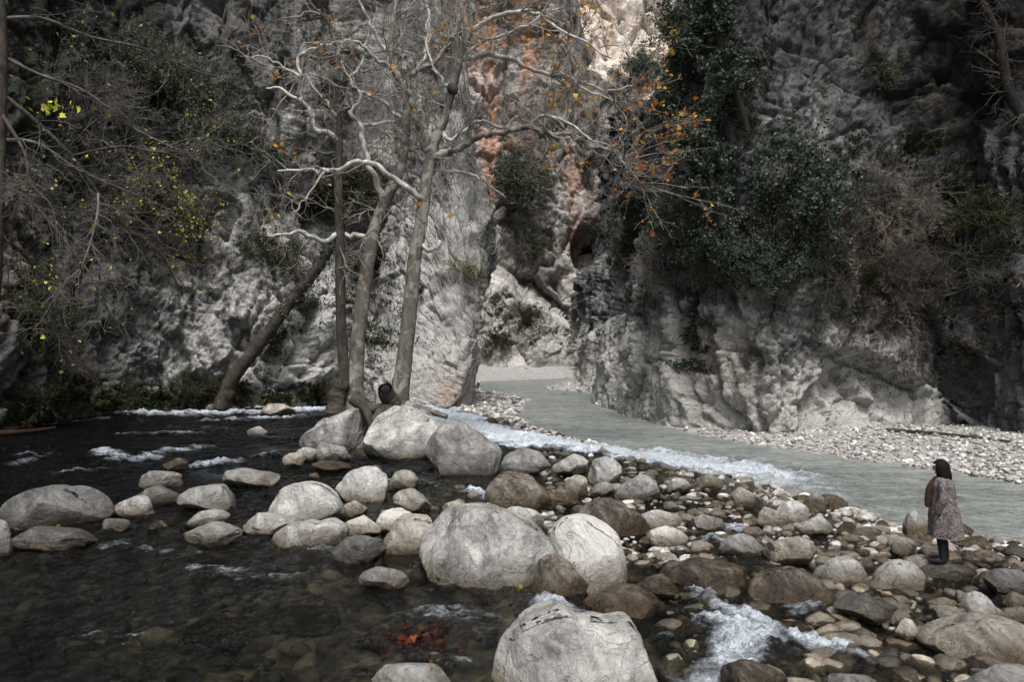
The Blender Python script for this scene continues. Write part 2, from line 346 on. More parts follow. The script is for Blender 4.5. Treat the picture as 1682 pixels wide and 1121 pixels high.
def fields(P):
    """-> water level, terrain height, milk, dn (distance from milky river's near bank), nearside flag"""
    jit = noise2(P, .6, 3, 5)*.45
    dn = pdist(P, near_w); df = pdist(P, far_w); ins = inpoly(P, MP)
    near = (dn < df) & ~ins
    far = (~near) & ~ins
    s = np.where(ins, -np.minimum(dn, df), np.minimum(dn, df))+jit*np.clip(np.minimum(dn, df)*.8+.2, 0, 1)
    zw = np.where(far, WL, WL+.35*sst(.2, 3.2, dn*(~ins)))
    zw = np.where(P[:, 1] > 42, WL+.35*sst(1.0, 6, -P[:, 0]-2), zw)*1.0
    zw = np.where(ins, WL, zw)
    x, y = P[:, 0], P[:, 1]
    bw = np.where(y > 37, 9.0, np.where(y > 29, 1.3, np.where(x > 6.8, 2.7, np.where(x > 3.2, 2.5, 2.0))))
    bw = np.where(y > 60, 3, bw)
    bar = sst(bw*1.25, bw*.75, dn)*near
    left = sst(-2.5, -5.5, x)*(y > 36)        # left stream stays open behind the trees
    bar = bar*(1-left)
    nz = noise2(P, 1.6, 5, 11); nb = noise2(P, .45, 3, 21)
    zt = zw-.30-.12*nb+.10*nz
    zt = np.where(near, zt*(1-bar)+(zw+.035-.10*sst(3, 5, x)*sst(.3, 1.1, dn)+.10*nz+.09*nb)*bar, zt)
    zt = np.where(ins, WL-.45*sst(0, 1.2, np.minimum(dn, df))+.02*nz, zt)
    bch = WL+.02+np.minimum(df, 14)*.028+.05*nz+.05*nb
    bch = bch+np.clip(y-80, 0, 30)*.14
    zt = np.where(far, bch, zt)
    zt = zt+near*.04*sst(3.5, 6, x)*sst(16, 12, y)*(1-bar)
    zt = zt-near*.22*sst(-2.5, -5, x)*sst(19, 16, y)*(1-bar)
    cd = pdist(P, CASC); zt = zt-.30*np.exp(-(cd/1.15)**2)*(~ins)
    zt = zt-.9*sst(16, 21, y)*sst(-1.5, -4.5, x)*near*(1-bar)*(1-sst(1.6, 1.1, np.hypot((x+4.9)/2.6, (y-27)/2.6)))
    # island of the plane trees
    di = np.hypot((x+5.1)/1.9, (y-27.4)/1.7); zt = zt+1.05*sst(1.15, .25, di)
    # left bank against the cliff foot
    lb = sst(2.2, .2, pdist(P, np.array([(-26, 10), (-22.5, 24), (-22, 30), (-21.5, 38), (-16.4, 41.6), (-12, 42.6)])))
    zt = zt+lb*(1.15+.35*nz)
    return zw, zt, ins, dn, df, near, far
foam_glint_px = [  # polyline px, width px-ish in metres, strength
    ([(165, 676), (240, 680), (300, 682), (420, 679), (535, 674)], .9, 1.0), ([(350, 694), (420, 692), (490, 687)], .5, .8),
    ([(168, 745), (205, 758), (250, 752), (290, 740), (330, 738)], .45, .85), ([(315, 768), (345, 766), (385, 760)], .28, .8), ([(420, 752), (500, 745)], .2, .5),
    ([(20, 765), (80, 748)], .25, .55), ([(200, 715), (330, 712)], .35, .55), ([(90, 780), (190, 775)], .2, .5), ([(460, 770), (540, 765)], .2, .5), ([(640, 790), (720, 800)], .2, .5), ([(655, 668), (700, 680), (760, 697), (820, 715), (880, 728)], 1.5, 1.3), ([(760, 697), (860, 721), (960, 740), (1060, 754)], 1.6, 1.3),
    ([(1000, 742), (1080, 754), (1150, 766), (1210, 776)], 1.1, 1.15), ([(1060, 742), (1120, 750), (1200, 764), (1290, 782)], 1.3, .9), ([(1280, 780), (1400, 806)], .5, .5), ([(1200, 752), (1300, 768)], .35, .5), ([(1350, 790), (1450, 800)], .3, .3),
    ([(890, 1000), (925, 1015), (965, 1022), (1010, 1032)], .17, .95), ([(1150, 975), (1185, 1000), (1215, 1015), (1250, 1035), (1285, 1048)], .22, .95), ([(1185, 1030), (1220, 1050), (1212, 1085), (1195, 1100)], .26, 1.0),
    ([(1215, 1045), (1255, 1060), (1230, 1085)], .25, .8), ([(1305, 1058), (1350, 1066), (1410, 1082)], .14, .95), ([(1120, 905), (1150, 912)], .15, .6), ([(770, 812), (800, 822)], .2, .9),
    ([(1190, 868), (1240, 882)], .25, .7), ([(1240, 925), (1262, 935)], .15, .6), ([(130, 1052), (230, 1050)], .12, .40), ([(0, 752), (60, 745)], .3, .4), ([(280, 702), (400, 708)], .5, .35), ([(60, 700), (180, 690)], .5, .4), ([(340, 725), (470, 720)], .5, .35), ([(620, 1060), (760, 1090)], .12, .35), ([(1080, 1040), (1130, 1090)], .12, .3), ([(1480, 1090), (1540, 1110)], .1, .35), ([(1150, 890), (1210, 900)], .15, .6), ([(1580, 905), (1640, 915)], .15, .5), ([(1430, 975), (1460, 985)], .1, .5), ([(960, 905), (1030, 912)], .12, .3), ([(1180, 1100), (1150, 1130)], .25, .7), ([(700, 900), (690, 940)], .1, .3), ([(770, 1000), (840, 1010)], .3, .45), ([(1560, 1075), (1640, 1110)], .1, .3),
    ([(760, 958), (880, 985), (905, 1000)], .25, .35), ([(1320, 990), (1340, 1005), (1300, 1010)], .15, .5), ([(330, 940), (470, 950)], .3, .42), ([(180, 900), (330, 915)], .3, .40), ([(480, 905), (600, 915)], .2, .38), ([(700, 1010), (860, 1030)], .25, .42), ([(1000, 1060), (1100, 1110)], .2, .42), ([(620, 775), (700, 790)], .2, .3), ([(960, 800), (1040, 830)], .2, .35)]  # weak foreground strokes paint sky glints on the ripples as foam
foam_glint_w = [(np.array([ground(x, y, -.25 if (y < 790 and x > 900) else -.02) for x, y in L]), wd, st) for L, wd, st in foam_glint_px]

NRW, NCW = 640, 760
ys = 4.0*(150/4.0)**(np.arange(NRW)/(NRW-1)); us = np.linspace(-1, 1, NCW)
YY, UU = np.meshgrid(ys, us, indexing='ij'); P2 = np.column_stack([(UU*(YY*.86+3)).ravel(), YY.ravel()])
zw, zt, ins, dn, df, near, far = fields(P2)
foam = np.zeros(len(P2))
for L, wd, st in foam_glint_w:
    foam = np.maximum(foam, st*np.exp(-(pdist(P2+np.column_stack([noise2(P2, .9, 3, 71), noise2(P2, .9, 3, 72)])*wd*.8, L)/(wd*1.25))**2))
x, y = P2.T
rapid = np.clip(.62+.5*foam+.95*noise2(P2, .35, 3, 77)+.3*sst(-1, 2, x)*sst(12, 9.5, y), .10, 1); fm = np.clip(.62+1.1*fbm(np.column_stack([P2*np.array([.8, 2.0]), P2[:, :1]*0]), 5, 88, ridge=True), .12, 1.25); sm = sst(.65, 1.15, foam)*.75; foam = foam*(fm*(1-sm)+sm)
rapid = np.where(ins, .50+.15*noise2(P2, .3, 3, 78)+.35*foam, rapid)
milk = np.where(near | ins, 1-sst(.0, 1.2, dn*(~ins)), 1.0)
wav = noise2(P2*np.array([1.0, .6]), 1.3, 5, 40)*.13+noise2(P2*np.array([1, .7]), 4.0, 4, 50)*.085
fl = fbm(np.column_stack([P2*6, P2[:, :1]*0]), 4, 61, ridge=True)
hw = zw+wav*rapid+foam*.10*(1+fl)+sst(.15, .6, foam)*noise2(P2*np.array([1, 1.6]), 2.6, 4, 91)*.12
me = mesh('river', np.column_stack([P2, hw]), grid_faces(NRW, NCW), M['water'], attrs={'foam': foam, 'milk': milk, 'rapid': rapid, 'depth': np.clip((zw-zt)/1.0, 0, 1.5)})
tag(obj('river', me), kind='structure')
cob = worley(np.column_stack([P2*1.7, P2[:, :1]*0]), 3)[0]
zt = zt+(.42-cob)*.22*np.where(far, .25, 1)+fbm(np.column_stack([P2*5, P2[:, :1]*0]), 3, 9)*.03
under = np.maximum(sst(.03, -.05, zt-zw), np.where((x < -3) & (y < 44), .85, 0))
me = mesh('riverbed', np.column_stack([P2, zt]), grid_faces(NRW, NCW), M['bed'], attrs={'under': under})
tag(obj('riverbed', me), kind='structure')
# broad ground under and behind everything
gx = np.linspace(-260, 260, 60); gy = np.linspace(-160, 420, 60); GY, GX = np.meshgrid(gy, gx, indexing='ij')
gp = np.column_stack([GX.ravel(), GY.ravel()]); gz = -2.2+noise2(gp, .05, 3, 3)*.5
tag(obj('ground', mesh('ground', np.column_stack([gp, gz]), grid_faces(60, 60), M['bed'], attrs={'under': np.zeros(3600)})), kind='structure')
def terr(px, py):
    P = np.array([[px, py]]); a = fields(P); return a[0][0], a[1][0]

# ---------------------------------------------------------------- cliffs
def catmull(P, n):
    P = np.array(P, float); Q = []
    for i in range(len(P)-1):
        p0, p1, p2, p3 = P[max(i-1, 0)], P[i], P[i+1], P[min(i+2, len(P)-1)]
        for t in np.linspace(0, 1, n, endpoint=False):
            Q.append(.5*((2*p1)+(-p0+p2)*t+(2*p0-5*p1+4*p2-p3)*t*t+(-p0+3*p1-3*p2+p3)*t**3))
    Q.append(P[-1]); return np.array(Q)
CLIFF = []
def cliff(name, base, res, mat, seed, amp=1.0, side=1, scale=1.0, pale=None, rust=None, moss=None, shear=None, into=(0, 1), pits=(), calm=None):
    """base rows: x, y, top height, lean (metres back per metre up). Wall as a sheet with thickness behind its top."""
    C = catmull(base, 12); seg = np.hypot(*np.diff(C[:, :2], axis=0).T); s = np.concatenate([[0], np.cumsum(seg)])
    n = int(s[-1]/res); si = np.linspace(0, s[-1], n); C = np.column_stack([np.interp(si, s, C[:, k]) for k in range(4)])
    T = np.gradient(C[:, :2], axis=0)
    k = np.ones(21)/21; T = np.column_stack([np.convolve(np.pad(T[:, j], 10, 'edge'), k, 'valid') for j in (0, 1)])
    T /= np.linalg.norm(T, axis=1)[:, None]; N = np.column_stack([T[:, 1], -T[:, 0]])*side   # towards the river
    H = C[:, 2]; hm = H.max(); nz = int((hm+2)/res); tt = np.linspace(0, 1, nz)
    Z = -2+np.outer(tt, (H+2)); ln = C[:, 3]
    X = C[None, :, 0]-N[None, :, 0]*ln[None]*np.maximum(Z, 0); Y = C[None, :, 1]-N[None, :, 1]*ln[None]*np.maximum(Z, 0)
    if shear is not None: X = X+shear(C[:, 0], C[:, 1], Z)
    P = np.column_stack([X.ravel(), Y.ravel(), Z.ravel()]); NN = np.tile(np.column_stack([N, np.full(len(N), .25)]), (nz, 1)); NN /= np.linalg.norm(NN, axis=1)[:, None]
    q = P/scale
    d = fbm(q*np.array([.11, .11, .09]), 3, seed)*1.9
    d += fbm(q*np.array([.42, .42, .20])+3*fbm(q*.2, 2, seed+9)[:, None]*np.array([.4, .4, .4]), 4, seed+1, ridge=True)*.35
    wq = q+.35*np.column_stack([fbm(q*.7, 2, seed+k) for k in (21, 22, 23)])
    for fr, am, e, s2 in ((.26, 1.25, .03, 2), (.62, .62, .04, 3), (1.5, .25, .05, 4), (3.4, .10, .06, 5)):
        h, ed = facet(wq*np.array([fr, fr, fr*.62]), seed*3+s2*31); d += h*am-(1-sst(0, e*2.2, ed))*am*.32
    sl = q[:, 2]*1.9+q[:, 0]*.9+1.6*fbm(q*.35, 3, seed+12); d -= np.exp(-(((sl % 1.0)-.5)/.07)**2)*.20*sst(-.1, .35, vn(q*.6, seed+13))
    d += fbm(q*2.6, 4, seed+6, ridge=True)*.09
    foot = np.clip(P[:, 2]/2.2, 0, 1); d = d*(.55+.45*foot)
    if calm: d = d*calm(P)
    P = P+NN*(d*amp*scale)[:, None]
    for pc, pr, pd in pits:
        P = P-NN*(pd*np.exp(-((((P-np.array(pc))/np.array(pr))**2).sum(1))**2))[:, None]
    # top goes back into the mountain
    G = P.reshape(nz, n, 3); extra = []
    for j, (bk, up) in enumerate(((.8, .5), (3, 1.3), (9, 2.5), (24, 3.5))):
        e = G[-1].copy(); e[:, :2] += (np.array(into)*min(1, j*.5)-N*max(0, 1-j*.5))*bk*scale; e[:, 2] += up*scale+.4*fbm(e*.4, 3, seed+j); extra.append(e)
    G = np.concatenate([G, np.array(extra)]); nr = G.shape[0]; P = G.reshape(-1, 3)
    F = grid_faces(nr, n)
    if side < 0: F = F[:, ::-1]
    pz = lambda f: np.clip(f(P), -1, 1) if f else np.zeros(len(P))
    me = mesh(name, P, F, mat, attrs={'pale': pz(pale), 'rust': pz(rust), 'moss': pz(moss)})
    o = tag(obj(name, me), kind='structure'); CLIFF.append((P, F)); return o
def pxy(P): return 841+P[:, 0]/np.maximum(P[:, 1], 1)*FPX, 560.5-(P[:, 2]-CAMZ)/np.maximum(P[:, 1], 1)*FPX
def blob(P, c, r): return np.exp(-(((P-np.array(c))/np.array(r))**2).sum(1))

# left wall: from behind the camera, past the stream, round the cove and the headland
left = [(-40, -25, 12, .3), (-33, -8, 18, .2), (-28, 5, 26, .12), (-25, 17, 34, .08), (-23, 27, 42, .10), (-22, 34, 42, .10), (-20.5, 39, 40, .13), (-16.5, 42, 40, .14), (-12.6, 43, 39, .13),
        (-11.7, 44.6, 38, .12), (-11.4, 47, 37, .10), (-10.0, 47.6, 36, .12), (-8.6, 45.4, 34, .16), (-6.2, 43.5, 28, .16), (-4.1, 42.8, 17.5, .08), (-2.9, 43.2, 12.4, .03), (-2.5, 46, 11.0, .0), (-3.2, 52, 11, .02), (-5, 62, 14, .05), (-9, 75, 24, .1), (-14, 92, 40, .1)]
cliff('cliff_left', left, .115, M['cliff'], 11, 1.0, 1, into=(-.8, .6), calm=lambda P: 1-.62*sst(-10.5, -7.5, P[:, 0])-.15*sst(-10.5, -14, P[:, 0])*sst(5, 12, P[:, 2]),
      pale=lambda P: -.55*sst(-18, -21.5, P[:, 0])-.45*sst(10, 20, P[:, 2])*sst(-12, -17, P[:, 0])+sst(9, 0, P[:, 2])*.55*sst(-24, -15, P[:, 0])+blob(P, (-11, 42, 8), (5, 6, 8))*.5+sst(-9, -5, P[:, 0])*.36*sst(30, 12, P[:, 2]),  # negative terms paint shade into the far left and upper rock; positive is pale rock
      moss=lambda P: sst(2.6, .2, P[:, 2])*sst(-8, -13, P[:, 0])*.9+blob(P, (-22, 35, 14), (4, 9, 12))*.6,
      rust=lambda P: blob(P, (-3.2, 42.5, .6), (1.6, 2, 1.6))*.5+blob(P, (-22.5, 30, 8), (2, 4, 3))*.35,
      shear=lambda cx, cy, Z: (sst(-7, -3.5, cx)*sst(60, 48, cy))[None, :]*np.clip(Z, 0, 13)*.13)
right = [(4.5, 112, 40, .25), (7.5, 96, 34, .28), (7.0, 82, 30, .30), (6.6, 70, 30, .30), (6.0, 58, 30, .30), (5.4, 47.5, 30, .26), (6.3, 40.5, 32, .20), (7.9, 35.6, 33, .14), (9.4, 33.2, 34, .11), (12.1, 31.6, 36, .10),
         (15.9, 32.8, 38, .10), (19.3, 33.0, 40, .10), (21.0, 29.8, 42, .09), (24, 25.0, 44, .07), (28.5, 18, 34, .07), (32, 4, 24, .12), (38, -10, 16, .2), (46, -28, 12, .3)]
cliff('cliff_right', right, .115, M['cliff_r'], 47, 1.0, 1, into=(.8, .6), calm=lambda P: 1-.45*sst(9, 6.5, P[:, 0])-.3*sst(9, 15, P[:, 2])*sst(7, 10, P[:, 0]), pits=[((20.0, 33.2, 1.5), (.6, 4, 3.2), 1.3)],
      pale=lambda P: -.6*sst(9, 17, P[:, 2])*sst(4, 9, P[:, 0])-.4*sst(17, 20, P[:, 0])+sst(6.5, .5, P[:, 2]+1.2*vn(P*.4, 5))*1.15*sst(24, 17, P[:, 0])+blob(P, (13.5, 34, 13.5), (3, 4, 3.2))*.55,  # negative terms deepen dark rock with painted edge shade; positive is scoured pale foot
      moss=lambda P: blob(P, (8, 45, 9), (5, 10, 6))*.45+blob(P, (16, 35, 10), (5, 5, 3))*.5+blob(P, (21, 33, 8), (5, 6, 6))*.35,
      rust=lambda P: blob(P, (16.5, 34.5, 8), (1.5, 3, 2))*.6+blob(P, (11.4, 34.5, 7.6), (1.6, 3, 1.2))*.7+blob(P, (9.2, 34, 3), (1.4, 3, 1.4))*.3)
def rust_far(P):
    X, Z = P[:, 0], P[:, 2]
    r = blob(np.column_stack([X]), (-3.2,), (1.5,))*sst(20, 25, Z)*1.3+blob(np.column_stack([X]), (2.4,), (1.4,))*sst(27, 34, Z)*.9
    return r+blob(np.column_stack([X]), (8.4,), (1.2,))*sst(14, 19, Z)*sst(34, 25, Z)*.7+blob(np.column_stack([X]), (-8,), (2.5,))*sst(35, 42, Z)*1.1+.10
farb = [(-40, 96, 70, .06), (-24, 99, 70, .05), (-10, 99, 70, .05), (-4, 98, 70, .05), (2, 99, 70, .05), (7, 98, 66, .06), (10.5, 98.5, 60, .08), (12.6, 100, 52, .08), (14.2, 102, 43, .08), (20, 106, 38, .1), (34, 110, 36, .1)]
cliff('cliff_far', farb, .26, M['cliff_far'], 83, 1.0, 1, scale=1.9, pits=[((9.6, 99, 16.1), (1.5, 6, 2.3), 9)], rust=rust_far, moss=lambda P: blob(P, (1, 96, 22), (8, 8, 8))*.35,
      pale=lambda P: sst(22, 8, P[:, 2])*.3)
ledge = [(-12, 90, 12, .3), (-6.5, 88.5, 11.5, .35), (-3, 86, 10.2, .40), (.5, 85, 9.2, .45), (4, 86, 7.5, .5), (8, 88, 5.5, .55), (13, 94, 4.0, .5)]
cliff('rock_ledge', ledge, .22, M['cliff_far'], 29, .8, 1, scale=1.4, moss=lambda P: blob(P, (0, 88, 7), (7, 8, 3.5))*.6, pale=lambda P: P[:, 2]*0+.35)
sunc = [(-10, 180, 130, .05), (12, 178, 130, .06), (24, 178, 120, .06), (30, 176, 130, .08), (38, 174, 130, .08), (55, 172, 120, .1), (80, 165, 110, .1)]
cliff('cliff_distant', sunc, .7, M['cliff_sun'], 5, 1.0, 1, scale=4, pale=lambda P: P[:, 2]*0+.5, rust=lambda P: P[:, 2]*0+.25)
print('cliffs ok')
BV = BVHTree.FromPolygons(np.concatenate([c[0] for c in CLIFF]).tolist(), np.concatenate([c[1]+o for c, o in zip(CLIFF, np.cumsum([0]+[len(c[0]) for c in CLIFF[:-1]]))]).tolist())
def hit(X, Y, dmax=400):
    d = Vector(((X-841)/FPX, 1, -(Y-560.5)/FPX)).normalized()
    h = BV.ray_cast(Vector((0, 0, CAMZ)), d, dmax)
    return (np.array(h[0]), np.array(h[1])) if h[0] is not None else (at(X, Y, 60), np.array((0, -1, 0)))
# ---------------------------------------------------------------- boulders
def rock_shape(sub, seed, nplane=13, rough=.10, flat=.60):
    V, F = ICO[sub]; r = np.random.default_rng(seed); P = V.copy()
    for k in range(nplane):
        n = r.normal(size=3); n /= np.linalg.norm(n); h = r.uniform(flat, .94)
        P -= n*(np.maximum(0, P@n-h)*.93)[:, None]
    off = r.uniform(-50, 50, 3)
    d = fbm(V*.9+off, 3, seed)*rough*1.6+fbm(V*2.6+off, 4, seed+1, ridge=True)*rough*.45
    if sub >= 4: d += fbm(V*7+off, 4, seed+2, ridge=True)*rough*.25-np.exp(-(vn(V*1.5+off, seed+5)/.035)**2)*rough*.4
    return P*(1+d)[:, None], V, F
def outline_rock(px, d, yr, sub, seed, zw, rough=.05):
    px = np.array(px, float); w = (px[:, 0]-841)/FPX*d; z = CAMZ-(px[:, 1]-560.5)/FPX*d
    c = np.array([(w.min()+w.max())/2, z.min()*.62+z.max()*.38]); q = np.column_stack([w, z])-c
    low = q[:, 1] < q[:, 1].min()*.55; q[low, 1] -= .22+.1*(z.max()-z.min())
    th = np.arctan2(q[:, 1], q[:, 0]); rr = np.hypot(*q.T); o = np.argsort(th); th = th[o]; rr = rr[o]
    V, F = ICO[sub]; t = np.arctan2(V[:, 2], V[:, 0])
    tt = np.concatenate([th-2*np.pi, th, th+2*np.pi]); ra = np.concatenate([rr]*3)
    g = np.linspace(-np.pi, np.pi, 721); rg = np.interp(g, tt, ra); kk = np.hanning(17); kk /= kk.sum(); rg = np.convolve(np.pad(rg, 8, 'wrap'), kk, 'valid')
    rad = np.interp(t, g, rg); h = np.hypot(V[:, 0], V[:, 2])
    hs_ = np.sin(np.minimum(h, 1)*np.pi/2)**.9                     # fuller than an ellipsoid
    r = np.random.default_rng(seed); off = r.uniform(-50, 50, 3)
    P = np.column_stack([np.cos(t)*rad*hs_, V[:, 1]*yr, np.sin(t)*rad*hs_]); S = np.mean(rr)
    P[:, 1] += P[:, 2]*.25*(P[:, 1] < 0)                           # front face leans back
    for k in range(10):
        n = r.normal(size=3); n[1] = -abs(n[1])*1.5-.4; n /= np.linalg.norm(n); m = (P@n).max(); hh = m*r.uniform(.62, .88)
        P -= n*(np.maximum(0, P@n-hh)*.92)[:, None]
    for ax, tgt in ((0, q[:, 0]), (2, q[:, 1])):
        lo, hi = P[:, ax].min(), P[:, ax].max(); P[:, ax] = (P[:, ax]-lo)/(hi-lo)*(tgt.max()-tgt.min())+tgt.min()
    dn_ = fbm(V*1.3+off, 3, seed)*rough*1.1+fbm(V*3.5+off, 4, seed+1, ridge=True)*rough*.5+fbm(V*9+off, 4, seed+2, ridge=True)*rough*.22-np.exp(-(vn(V*1.5+off, seed+5)/.035)**2)*rough*.5
    P = P*(1+dn_)[:, None]
    return P, F, np.array([c[0], d, c[1]])
